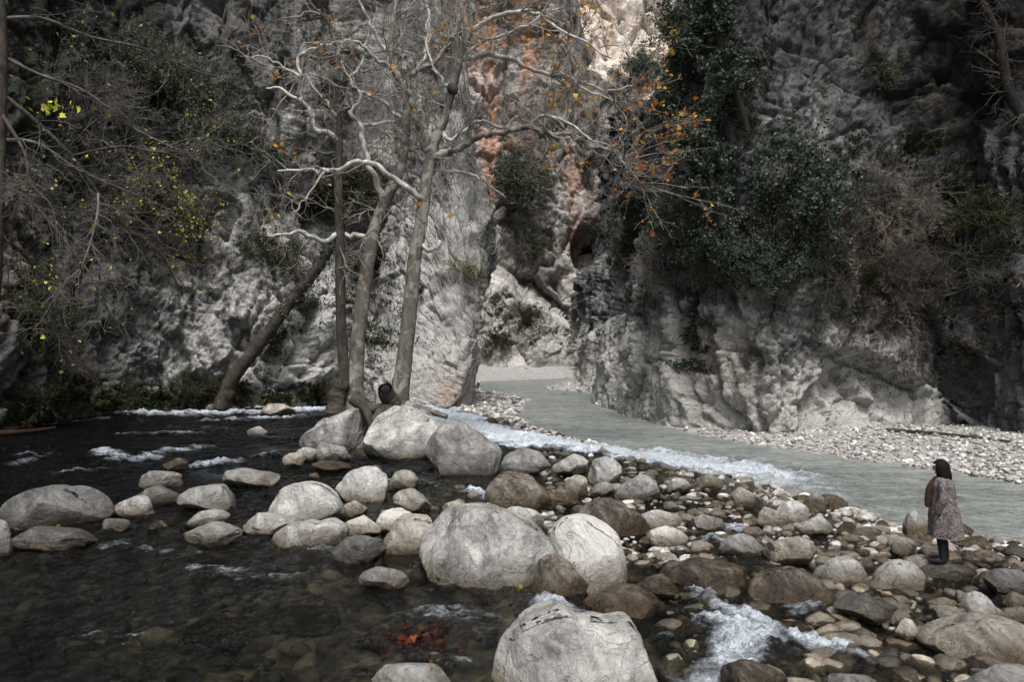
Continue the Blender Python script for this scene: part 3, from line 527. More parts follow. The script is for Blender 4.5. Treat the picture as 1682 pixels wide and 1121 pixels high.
# x0, x1, ytop, ybase, material, label, [outline]
B = [
 (812, 1075, 1012, 1185, 'pale', 'huge pale flat topped boulder cut off by the bottom edge of the view', [(806,1150),(812,1110),(822,1080),(850,1045),(880,1020),(900,1011),(930,1020),(950,1034),(1000,1037),(1035,1032),(1052,1060),(1066,1095),(1080,1150),(1060,1190),(940,1200),(830,1190)]),
 (685, 963, 838, 975, 'pale', 'largest grey mid stream boulder, broad and smooth, left of the cracked speckled one', [(682,905),(690,882),(715,856),(740,845),(780,839),(820,841),(862,858),(903,892),(930,922),(950,945),(956,972),(930,985),(880,978),(830,958),(770,950),(720,941),(695,925)]),
 (888, 968, 912, 990, 'brown', 'wet brown sloping toe rock against the right flank of the largest boulder', [(872,950),(890,925),(912,914),(935,922),(955,948),(972,985),(950,995),(905,992)]),
 (905, 1033, 853, 962, 'spk', 'round cracked and speckled boulder right of the largest mid stream boulder', [(905,895),(915,868),(935,855),(960,852),(990,860),(1015,880),(1028,905),(1034,935),(1030,955),(1000,962),(960,965),(938,948),(918,920)]),
 (600, 728, 668, 756, 'pale', 'tall smooth pale boulder below the right plane tree', [(598,745),(603,704),(620,682),(645,669),(675,672),(705,684),(724,706),(730,735),(718,757),(650,757)]),
 (702, 823, 693, 785, 'grey', 'rounded grey lobe boulder leaning on the right of the tall smooth one', [(698,745),(710,715),(728,698),(750,693),(775,708),(800,726),(823,746),(820,765),(790,786),(760,783),(722,768)]),
 (495, 603, 672, 742, 'pale', 'pale boulder wedged against the foot of the twin trunked plane tree', [(493,730),(520,703),(545,685),(565,675),(590,671),(604,685),(603,720),(597,745),(570,745),(540,740),(510,738)]),
 (440, 563, 795, 868, 'pale', 'tall pale dome shaped boulder in the middle of the left stone cluster', [(438,850),(450,820),(465,803),(490,797),(510,795),(540,808),(558,832),(564,860),(530,870),(480,870)]),
 (550, 636, 768, 826, 'pale', 'rounded pale boulder below the tall smooth boulder', [(550,812),(565,790),(590,772),(615,768),(633,782),(636,805),(620,820),(590,828),(560,826)]),
 (440, 568, 858, 905, 'pale', 'long low pale boulder with a notch, in front of the dome boulder', [(438,893),(460,875),(490,865),(520,864),(545,857),(568,872),(568,888),(535,900),(480,905),(450,903)]),
 (398, 497, 843, 880, 'pale', 'flat pale boulder left of the dome boulder, orange leaves at its foot', None),
 (546, 636, 879, 926, 'dark', 'dark pitted boulder left of the grey brown wedge boulder', None),
 (628, 712, 850, 915, 'tan', 'grey brown wedge boulder leaning against the left side of the largest one', [(625,905),(640,880),(665,855),(690,850),(708,862),(712,890),(695,915),(655,922),(630,920)]),
 (588, 674, 929, 970, 'grey', 'small split boulder alone in the dark water left of the largest one', None),
 (350, 461, 764, 800, 'grey', 'oval grey boulder below the foam at the far side of the stream', None),
 (226, 302, 774, 802, 'grey', 'flat grey stone, rearmost of the left trio', None),
 (222, 295, 795, 832, 'dark', 'dark rounded stone just under the rearmost flat one on the left', None),
 (292, 402, 796, 840, 'grey', 'grey angular boulder with dark base left of the oval one', None),
 (190, 263, 815, 850, 'pale', 'slanted pale stone beside the big flat dark boulder', None),
 (162, 216, 847, 872, 'grey', 'small low stone right of the big flat dark boulder', None),
 (-4, 168, 802, 872, 'dark', 'big flat dark boulder near the left edge', [(-6,850),(10,825),(40,808),(95,802),(140,808),(165,825),(170,845),(130,868),(60,876),(5,872)]),
 (15, 152, 865, 905, 'dark', 'long flat dark slab in the water in front of the big flat dark boulder', None),
 (-25, 18, 855, 915, 'grey', 'grey boulder cut by the left edge of the view', None),
 (298, 404, 858, 898, 'grey', 'half sunk grey brown boulder at the front of the left group', None),
 (306, 381, 838, 868, 'pale', 'thin pale slab behind the half sunk one', None),
 (404, 441, 701, 717, 'pale', 'small lone pale stone out in the far stream', None),
 (424, 486, 661, 683, 'tan', 'flat mossy tan stone in the foam under the leaning ivy trunk', None),
 (268, 312, 752, 772, 'brown', 'dark green slick stone behind white foam', None),
 (517, 579, 727, 760, 'grey', 'grey stone tucked below the tree foot boulder', None),
 (483, 526, 735, 757, 'pale', 'small pale stone left of the grey one below the tree', None),
 (464, 502, 744, 768, 'tan', 'small tan stone at the stream side of the tree foot', None),
 (512, 588, 757, 775, 'brown', 'flat wet brown stone under the tree foot boulder', None),
 (822, 905, 737, 780, 'grey', 'grey boulder with dark left side at the right end of the grey lobe boulder', None),
 (800, 905, 780, 842, 'brown', 'wet brown slanting boulder above the largest one', [(798,822),(810,795),(835,781),(860,785),(885,803),(908,832),(890,842),(840,842),(810,838)]),
 (880, 952, 803, 832, 'brown', 'low wet brown stone right of the slanting brown boulder', None),
 (905, 970, 746, 782, 'pale', 'bright pale stone at the top of the stony bar by the rapids', None),
 (966, 1022, 750, 799, 'pale', 'upright pale grey stone, tallest by the rapids', None),
 (926, 967, 777, 816, 'tan', 'rounded brown stone under the bright pale one', None),
 (965, 1010, 789, 818, 'grey', 'small grey stone beside the rounded brown one', None),
 (1009, 1086, 780, 826, 'grey', 'low grey boulder with dark waterline right of the small grey stone', None),
 (952, 1067, 820, 882, 'brown', 'large wet brown boulder behind the cracked and speckled one', [(950,860),(958,838),(985,822),(1010,822),(1035,838),(1062,858),(1070,878),(1030,886),(985,880),(960,872)]),
 (1036, 1122, 837, 870, 'pale', 'knobbly chalk white stone behind the large wet brown boulder', None),
 (1058, 1133, 863, 900, 'spk', 'speckled stone right of the large wet brown boulder', None),
 (1126, 1190, 845, 875, 'grey', 'white topped oval stone in the trickle right of the chalk white one', None),
 (1180, 1256, 878, 918, 'grey', 'grey brown stone left of the tan domed boulder', None),
 (1252, 1341, 877, 930, 'tan', 'tan domed boulder left of the person', None),
 (1092, 1240, 923, 978, 'brown', 'long wet brown slab above the foaming chute', [(1090,955),(1100,935),(1130,924),(1180,925),(1215,934),(1240,950),(1242,972),(1200,982),(1140,978),(1105,972)]),
 (1235, 1372, 938, 1004, 'brown', 'big rounded wet brown boulder right of the foaming chute', [(1234,975),(1250,950),(1285,938),(1325,942),(1355,962),(1372,990),(1355,1005),(1300,1008),(1255,1000)]),
 (1050, 1116, 943, 982, 'brown', 'small wet brown stone left of the long wet slab', None),
 (960, 1100, 969, 1020, 'brown', 'pointed wet brown boulder behind the huge flat topped one', [(958,1002),(975,985),(1010,972),(1035,969),(1060,980),(1085,1000),(1105,1018),(1060,1025),(990,1020)]),
 (962, 1012, 955, 985, 'grey', 'low greenish stone at the foot of the cracked and speckled boulder', None),
 (1180, 1297, 1089, 1150, 'brown', 'wet brown rounded boulder at the bottom edge, below the chute', None),
 (1355, 1440, 1097, 1160, 'grey', 'grey boulder at the bottom edge right of the wet brown one', None),
 (1558, 1720, 1091, 1190, 'grey', 'smooth grey boulder in the bottom right corner', None),
 (1528, 1720, 1021, 1102, 'tan', 'broad grey brown boulder above the bottom right corner', [(1526,1060),(1545,1038),(1590,1024),(1650,1021),(1700,1030),(1725,1060),(1720,1100),(1660,1112),(1590,1106),(1545,1090)]),
 (1584, 1652, 977, 1030, 'pale', 'greenish white tapering block above the broad grey brown boulder', [(1584,1020),(1586,990),(1600,978),(1622,978),(1635,995),(1652,1025),(1630,1032),(1600,1032)]),
 (1618, 1700, 934, 982, 'dark', 'blue grey boulder at the right edge', None),
 (1443, 1526, 925, 970, 'pale', 'smooth pale domed boulder left of the stone the person stands on', [(1442,960),(1450,940),(1470,926),(1495,925),(1515,938),(1527,960),(1500,970),(1465,970)]),
 (1344, 1420, 918, 962, 'pale', 'pale yellowish wedge boulder next to the big rounded brown one', [(1342,945),(1360,933),(1385,920),(1405,918),(1418,935),(1420,955),(1395,963),(1365,958)]),
 (1464, 1508, 883, 915, 'tan', 'small round stone with ochre base left of the person', None),
 (1489, 1532, 838, 890, 'pale', 'tall chalky block behind the person', [(1487,880),(1490,855),(1503,840),(1525,838),(1534,860),(1534,888),(1510,892)]),
 (1572, 1598, 857, 882, 'tan', 'small brown stone behind the coat hem', None),
 (1520, 1600, 921, 957, 'dark', 'flat dark stone the person is standing on', [(1512,946),(1520,937),(1545,931),(1572,929),(1594,938),(1602,950),(1570,960),(1530,958)]),
 (1574, 1632, 880, 900, 'pale', 'flat white stone by the river right of the person', None),
 (1530, 1600, 996, 1032, 'tan', 'brown stone left of the greenish white block', None),
 (1521, 1570, 983, 1002, 'pale', 'thin flat white stone above the brown one', None),
 (1464, 1498, 975, 1000, 'tan', 'small cream stone in the shallows below the smooth domed boulder', None),
 (1470, 1516, 1018, 1056, 'spk', 'speckled round stone with yellow leaves beside it', None),
 (1370, 1484, 978, 1024, 'dark', 'dark wet boulder with red leaves caught along it', None),
 (1646, 1690, 974, 1000, 'tan', 'brown stone at the right edge under the blue grey boulder', None),
 (1640, 1700, 1000, 1024, 'grey', 'small grey stone at the right edge over the broad boulder', None),
 (1305, 1372, 843, 880, 'pale', 'jagged bright stone on the bar, nearest of the bright jagged three', None),
 (1274, 1334, 823, 863, 'pale', 'broad bright jagged stone in the middle of the bar', None),
 (1316, 1360, 808, 842, 'pale', 'bright jagged stone of the bar closest to the river', None),
 (1350, 1393, 812, 840, 'grey', 'grey brown stone at the river edge beside the bright jagged three', None),
 (1240, 1297, 830, 870, 'tan', 'brown undercut stone at the left of the bright jagged three', None),
 (604, 746, 1090, 1160, 'pale', 'pale boulder at the bottom edge left of the huge flat topped one', None),
 (559, 604, 822, 850, 'tan', 'ochre stone between the dome boulder and the rounded pale one', None),
 (639, 690, 772, 806, 'tan', 'ochre upright stone below the tall smooth boulder', None),
 (643, 713, 804, 845, 'tan', 'tan flat sided stone right of the ochre ones', None),
 (560, 628, 845, 882, 'spk', 'speckled cream stone above the dark pitted boulder', None),
 (616, 683, 835, 878, 'spk', 'rough tan and white stone above the wedge boulder', None),
 (720, 770, 822, 854, 'tan', 'tan stone peeping out behind the largest boulder, left', None),
 (780, 826, 826, 850, 'pale', 'white stone tip behind the top of the largest boulder', None),
 (818, 894, 832, 872, 'pale', 'pale smooth wet stone behind the right shoulder of the largest boulder', None),
 (1140, 1192, 780, 806, 'tan', 'flat tan stone in the upper bar near the rapids', None),
 (1090, 1136, 786, 812, 'pale', 'chunky pale stone on the bar near the rapids', None),
 (1192, 1246, 800, 832, 'tan', 'sandy rough stone among small white cobbles at mid bar', None),
 (1396, 1450, 868, 888, 'grey', 'low flat grey stone in the shallow margin left of the person', None),
 (790, 822, 686, 700, 'brown', 'brown stone at the head of the white rapids', None),
 (40, 130, 960, 1000, 'brown', 'sunken brown boulder under the dark water at lower left', None),
 (430, 575, 966, 1008, 'dark', 'long dark sunken boulder in the lower left stream', None),
 (300, 430, 984, 1030, 'dark', 'dark sunken boulder left of the long sunken one', None),
 (20, 95, 1000, 1035, 'brown', 'ochre sunken stone near the lower left edge', None),
 (585, 700, 1005, 1040, 'brown', 'sunken brown stone under the red leaves', None),
]
SUNK = ('sunken',)
for i, (x0, x1, yt, yb, mt, lab, out) in enumerate(B):
    wpx = x1-x0; gx, gy = ground((x0+x1)/2, yb, 0); z0 = terr(gx, gy)[0]
    for _ in range(2): gx, gy = ground((x0+x1)/2, yb, z0); z0 = terr(gx, gy)[0]
    sunk = 'sunken' in lab
    dp = wpx/FPX*gy*(.36 if out is None else .38); d = gy+dp*(.75 if out is None else .93); W = wpx/FPX*d
    sub = 6 if wpx > 190 else 5 if wpx > 55 else 4
    if out is not None:
        P, F, c = outline_rock(out, d, max(dp, .2), sub, 100+i, z0)
    else:
        ztop = CAMZ-(yt-560.5)/FPX*d; H = max(ztop-z0, .08) if not sunk else .30
        P, V, F = rock_shape(sub, 100+i, rough=.11 if mt != 'pale' else .09); r_ = np.random.default_rng(i)
        P /= np.abs(P).max(axis=0); P = P*np.array([W/2, dp, H*.72]); c = np.array([((x0+x1)/2-841)/FPX*d, d, z0+H*.28])
        if sunk: c[2] = z0-.30+.08
        a = r_.uniform(-.12, .12); P = P@np.array([[math.cos(a), 0, -math.sin(a)], [0, 1, 0], [math.sin(a), 0, math.cos(a)]])
    o = obj('boulder', mesh('boulder', P, F, M['rk_'+mt]), loc=c)
    tag(o, lab, 'boulder', 'boulders in the stream')
print('boulders ok')
# cobbles of the bar: the largest as things, the small ones as one heap
protos = [rock_shape(3, 500+k, 14, .12, .5) for k in range(12)]
PM = {}
for k, (P, V, F) in enumerate(protos):
    P = P/np.abs(P).max(axis=0)
    for mt in ('pale', 'grey', 'tan', 'spk', 'brown'): PM[k, mt] = mesh('cobble', P, F, M['rk_'+mt])
r = np.random.default_rng(99); n = 0; spots = []
big = [(np.array(ground((b[0]+b[1])/2, b[3], 0)), (b[1]-b[0])/FPX*ground(0, b[3], 0)[1]*.5) for b in B]
zones = [((1000, 760), (1330, 850), 70), ((1100, 790), (1460, 890), 70), ((1380, 870), (1682, 960), 36), ((880, 745), (1100, 840), 26), ((1400, 960), (1682, 1090), 26),
         ((1040, 880), (1300, 940), 16), ((480, 770), (760, 880), 22), ((700, 780), (960, 860), 18), ((1280, 1000), (1500, 1100), 8), ((150, 830), (420, 880), 8)]
for (xa, ya), (xb, yb), cnt in zones:
    k = 0; tries = 0
    while k < cnt and tries < 900:
        tries += 1
        X = r.uniform(xa, xb); Y = r.uniform(ya, yb); g = ground(X, Y, -.1); fz = fields(np.array([g]))
        if not fz[5][0] or fz[3][0] < .25: continue
        s = r.lognormal(math.log(.17), .38); s = min(s, .36)
        if any(np.hypot(*(g-p)) < (s+q)*.75 for p, q in spots) or any(np.hypot((g-p)[0], (g-p)[1]*.8) < q+s*.3 for p, q in big): continue
        spots.append((g, s)); z = max(fz[1][0], fz[0][0]-.06)
        inw = fz[1][0] < fz[0][0]-.05
        mt = r.choice(['pale', 'grey', 'tan', 'spk', 'brown'], p=[.42, .2, .18, .1, .1] if not inw else [.15, .2, .25, .1, .3])
        if Y < 870 and X > 1000: mt = r.choice(['pale', 'grey', 'tan'], p=[.78, .10, .12])
        o = bpy.data.objects.new('cobble', PM[int(r.integers(12)), str(mt)]); COL.objects.link(o)
        h = s*r.uniform(.4, .75); o.scale = (s*r.uniform(.8, 1.3)*.75, s*.7, h); o.location = (g[0], g[1], z+h*.35); o.rotation_euler = (r.uniform(-.25, .25), r.uniform(-.25, .25), r.uniform(0, 6.28))
        bi = int(np.argmin([np.hypot(*(g-p)) for p, q in big])); hp = big[bi][0]; hl = B[bi][5].split(',')[0]; dx, dy = g-hp
        rel = ('right of' if dx > 0 else 'left of') if abs(dx) > abs(dy) else ('behind' if dy > 0 else 'in front of')
        sz = 'tiny' if s < .12 else 'small' if s < .2 else 'fair sized'; cw = {'pale': 'pale', 'grey': 'grey', 'tan': 'tan', 'spk': 'speckled', 'brown': 'wet brown'}[str(mt)]
        lb = f'{sz} {cw} cobble {rel} the {hl}'
        if len(lb.split()) > 16: lb = ' '.join((f'{sz} {cw} cobble {rel} the '+hl).split()[:16])
        while lb.split()[-1] in ('the', 'of', 'a', 'in', 'under', 'behind', 'by', 'with', 'at', 'left', 'right', 'to', 'and'): lb = lb.rsplit(' ', 1)[0]
        tag(o, lb, 'cobble', 'cobbles of the stony bar'); k += 1
def heap(name, P, S, sub, mat, seed, flat=.55):
    V, F = ICO[sub]; r = np.random.default_rng(seed); n = len(P)
    Q = V[None]*(1+r.uniform(-.22, .22, (n, len(V), 1)) if sub == 1 else 1+.2*fbm(np.tile(V, (n, 1))*1.3+np.repeat(r.uniform(-90, 90, (n, 3)), len(V), 0), 2, seed).reshape(n, -1, 1))
    for _ in range(7):
        nn = r.normal(size=(n, 1, 3)); nn /= np.linalg.norm(nn, axis=2, keepdims=True); Q = Q-nn*np.maximum(0, (Q*nn).sum(2, keepdims=True)-r.uniform(.45, .85, (n, 1, 1)))*.95
    Q = Q*np.column_stack([r.uniform(.7, 1.3, n), r.uniform(.6, 1, n), r.uniform(.4, .8, n)*flat/.55])[:, None]
    a = r.uniform(0, 6.28, n); ca, sa = np.cos(a)[:, None], np.sin(a)[:, None]
    X = Q[..., 0]*ca-Q[..., 1]*sa; Y = Q[..., 0]*sa+Q[..., 1]*ca
    Q = np.stack([X, Y, Q[..., 2]], -1)*S[:, None, None]+P[:, None]
    FF = (F[None]+(np.arange(n)*len(V))[:, None, None]).reshape(-1, 3)
    return tag(obj(name, mesh(name, Q.reshape(-1, 3), FF, mat, smooth=sub > 1)), kind='stuff')
t = NT('bed_stone'); g = t.n('ShaderNodeNewGeometry'); v = t.co(); nn = t.noise(v, 6, 7, .7)
c = t.ramp(g.outputs['Random Per Island'], [(0, (.012, .010, .007)), (.5, (.045, .037, .026)), (.8, (.11, .095, .07)), (1, (.24, .22, .175))]); c = t.mix(.6, c, t.ramp(nn, [(.35, .1), (.68, .75)]), 'OVERLAY')
M['bedstone'] = t.done(t.bsdf(c, .45, t.bump(nn, .04), .4))
def terrw(P): return fields(P[:, :2])[0]
# shingle on the far beach, on the bar and in the shallows
def scatter(n, xr, yr, cond, smin, smax, seed, lift=.25, pw=2.0):
    r = np.random.default_rng(seed); X = r.uniform(*xr, n); Y = r.uniform(*yr, n); P = np.column_stack([(X-841)/FPX*(CAMZ+.15)*FPX/(Y-560.5), (CAMZ+.15)*FPX/(Y-560.5)])
    f = fields(P); m = cond(P, f); P = P[m]; S = smin+(smax-smin)*r.uniform(0, 1, m.sum())**pw
    return np.column_stack([P, f[1][m]+S*lift]), S
P_, S_ = scatter(15000, (900, 2000), (688, 830), lambda P, f: f[6], .04, .15, 1); heap('beach_pebbles', P_, S_, 1, M['pebble'], 2)
P_, S_ = scatter(17000, (950, 1900), (735, 1060), lambda P, f: f[5] & (f[1] > f[0]-.035) & ((P[:, 1] > 13.2) | (np.sin(P[:, 0]*37+P[:, 1]*91) > .8)), .03, .17, 3, .3, 2.6); heap('bar_pebbles', P_, S_, 2, M['pebble'], 4)
P_, S_ = scatter(3500, (740, 1020), (628, 745), lambda P, f: (f[5] | f[6]) & (f[1] > f[0]-.02), .06, .26, 5); heap('spit_pebbles', P_, S_, 1, M['pebble'], 6)
P_, S_ = scatter(2300, (-200, 1900), (760, 1180), lambda P, f: f[5] & (f[1] <= f[0]-.05), .05, .30, 7, .1, 3); heap('streambed_stones', P_, S_, 2, M['bedstone'], 8)
P_, S_ = scatter(900, (430, 960), (690, 860), lambda P, f: f[5], .06, .2, 17, .4, 2); P_[:, 2] += .06; heap('stream_stones', P_, S_, 2, M['rk_tan'], 18)
P_, S_ = scatter(600, (1080, 1800), (880, 1150), lambda P, f: f[5], .06, .24, 27, .3, 2.4); P_[:, 2] += .04; heap('shallows_stones', P_, S_, 3, M['rk_jumble_wet'], 28)
P_, S_ = scatter(1100, (830, 1560), (745, 940), lambda P, f: f[5] & (f[1] > f[0]-.40), .05, .26, 37, .5, 2.2); P_[:, 2] = np.maximum(P_[:, 2], terrw(P_)-S_*.15); heap('jumbled_stones', P_, S_, 2, M['rk_jumble'], 38)
P_, S_ = scatter(600, (1100, 1800), (900, 1150), lambda P, f: f[5], .05, .28, 47, .5, 2.2); P_[:, 2] = np.maximum(P_[:, 2], terrw(P_)-S_*.25); heap('wet_jumbled_stones', P_, S_, 2, M['rk_jumble_wet'], 48)
print('stones ok')
#==PART3==
M['bark_black'] = bark_mat('black_bark', (.006, .005, .005), (.022, .019, .016), (.04, .036, .03), .2)
# ---------------------------------------------------------------- branch and leaf generators
def prisms(A, Bp, ra, rb, k=3):
    """independent tapered k-sided segments"""
    D = Bp-A; L = np.linalg.norm(D, axis=1, keepdims=True)+1e-9; D = D/L
    ref = np.where(np.abs(D[:, 2:3]) < .9, np.array([[0, 0, 1.]]), np.array([[1., 0, 0]]))
    U = np.cross(D, ref); U /= np.linalg.norm(U, axis=1, keepdims=True); W = np.cross(D, U)
    an = np.arange(k)*2*np.pi/k; ring = U[:, None]*np.cos(an)[None, :, None]+W[:, None]*np.sin(an)[None, :, None]
    V = np.concatenate([A[:, None]+ring*ra[:, None, None], (Bp+D*ra[:, None]*.4)[:, None]+ring*rb[:, None, None]], 1)
    n = len(A); j = np.arange(k); f = np.stack([j, (j+1) % k, (j+1) % k+k, j+k], 1)
    return V.reshape(-1, 3), (f[None]+(np.arange(n)*2*k)[:, None, None]).reshape(-1, 4)
def grow(S, D, L, n, wig, trop, r, kink=0):
    """random walks; S,D (m,3), L (m,) -> (m,n+1,3)"""
    P = [S]; d = D/np.linalg.norm(D, axis=1, keepdims=True)
    for i in range(n):
        d = d+r.normal(size=d.shape)*wig+np.array(trop)[None]; d /= np.linalg.norm(d, axis=1, keepdims=True)
        P.append(P[-1]+d*(L/n)[:, None])
    return np.stack(P, 1)
def kids(P, R0, R1, per, r, tmin=.2, spread=.9):
    """start points and directions of `per` children on each polyline"""
    m, n1, _ = P.shape; t = r.uniform(tmin, 1, (m, per))*(n1-1.001); i = t.astype(int); f = (t-i)[..., None]; mm = np.arange(m)[:, None]
    S = P[mm, i]*(1-f)+P[mm, i+1]*f; T = P[mm, i+1]-P[mm, i]; T /= np.linalg.norm(T, axis=-1, keepdims=True)
    D = T+r.normal(size=T.shape)*spread; D /= np.linalg.norm(D, axis=-1, keepdims=True)
    rad = (R0[:, None]*(1-t/(n1-1))+R1[:, None]*(t/(n1-1)))
    return S.reshape(-1, 3), D.reshape(-1, 3), rad.reshape(-1)
def segs(P, R0, R1):
    m, n1, _ = P.shape; t = np.linspace(0, 1, n1); R_ = R0[:, None]*(1-t)+R1[:, None]*t
    return P[:, :-1].reshape(-1, 3), P[:, 1:].reshape(-1, 3), R_[:, :-1].ravel(), R_[:, 1:].ravel()
def leaf_quads(C, size, r, stretch=1.7, flat=0.):
    n = len(C); a = r.normal(size=(n, 3)); a[:, 2] *= (1-flat); a /= np.linalg.norm(a, axis=1, keepdims=True); b = np.cross(a, r.normal(size=(n, 3))); b /= np.linalg.norm(b, axis=1, keepdims=True)
    s = size*r.uniform(.6, 1.3, (n, 1)); a = a*s*stretch*.5; b = b*s*.5
    V = np.stack([C-a, C+b-a*.1, C+a, C-b-a*.1], 1).reshape(-1, 3)
    return V, np.arange(4*n).reshape(n, 4)
LOBE = np.array([(0, -.25), (.34, -.30), (.52, -.02), (.30, .05), (.42, .45), (.14, .34), (0, .68), (-.14, .34), (-.42, .45), (-.30, .05), (-.52, -.02), (-.34, -.30)])
def lobed(C, size, r):
    n = len(C); a = r.normal(size=(n, 3)); a[:, 2] *= .6; a /= np.linalg.norm(a, axis=1, keepdims=True); b = np.cross(a, r.normal(size=(n, 3))); b /= np.linalg.norm(b, axis=1, keepdims=True)
    s = size*r.uniform(.6, 1.25, (n, 1)); c = np.cross(a, b); k = len(LOBE)
    cur = (LOBE[:, 0]**2*.5)[None, :, None]*c[:, None]*s[:, None]
    V = C[:, None]+a[:, None]*LOBE[None, :, 1:2]*s[:, None]+b[:, None]*LOBE[None, :, 0:1]*s[:, None]+cur
    V = np.concatenate([(C-a*s*.02)[:, None], V], 1); j = np.arange(k); f = np.stack([np.zeros(k, int), j+1, (j+1) % k+1], 1)
    return V.reshape(-1, 3), (f[None]+(np.arange(n)*(k+1))[:, None, None]).reshape(-1, 3)
def tube(path, rad, k=14, rough=.06, seed=0, res=.12, cap=True):
    path = np.array(path, float); rad = np.array(rad, float); C = catmull(np.column_stack([path, rad]), 10)
    s = np.concatenate([[0], np.cumsum(np.linalg.norm(np.diff(C[:, :3], axis=0), axis=1))]); n = max(int(s[-1]/res), 4); si = np.linspace(0, s[-1], n)
    C = np.column_stack([np.interp(si, s, C[:, j]) for j in range(4)]); T = np.gradient(C[:, :3], axis=0); T /= np.linalg.norm(T, axis=1, keepdims=True)
    u = np.cross(T[0], (0.3, 1, .1)); u /= np.linalg.norm(u); V = []; an = np.arange(k)*2*np.pi/k
    for i in range(n):
        u = u-T[i]*(u@T[i]); u /= np.linalg.norm(u); w_ = np.cross(T[i], u)
        V.append(C[i, :3]+(np.cos(an)[:, None]*u+np.sin(an)[:, None]*w_)*C[i, 3])
    V = np.array(V).reshape(-1, 3); ctr = np.repeat(C[:, :3], k, 0)
    nn = fbm(V*3.2+seed, 4, seed)*rough*2.2+fbm(V*9+seed, 3, seed+1, ridge=True)*rough
    V = ctr+(V-ctr)*(1+nn)[:, None]
    i = np.arange(n*k).reshape(n, k); F = np.stack([i[:-1].ravel(), np.roll(i, -1, 1)[:-1].ravel(), np.roll(i, -1, 1)[1:].ravel(), i[1:].ravel()], 1)
    if cap:
        V = np.vstack([V, C[-1, :3]+T[-1]*C[-1, 3]*.3]); last = i[-1]; f3 = np.stack([last, np.roll(last, -1), np.full(k, n*k)], 1); return V, [F, f3]
    return V, [F]
def pxpath(pts, depth, dd=None):
    """pts rows X, Y, radius px; depth m"""
    P = []; Rr = []
    for i, p in enumerate(pts):
        d = depth+(dd[i] if dd is not None else 0); P.append(at(p[0], p[1], d)); Rr.append(p[2]/FPX*d)
    return np.array(P), np.array(Rr)
def join(parts):
    V = []; F3 = []; F4 = []; o = 0
    for v, fs in parts:
        for f in (fs if isinstance(fs, list) else [fs]): (F3 if f.shape[1] == 3 else F4).append(f+o)
        V.append(v); o += len(v)
    F = ([np.concatenate(F4)] if F4 else [])+([np.concatenate(F3)] if F3 else [])
    return np.concatenate(V), F

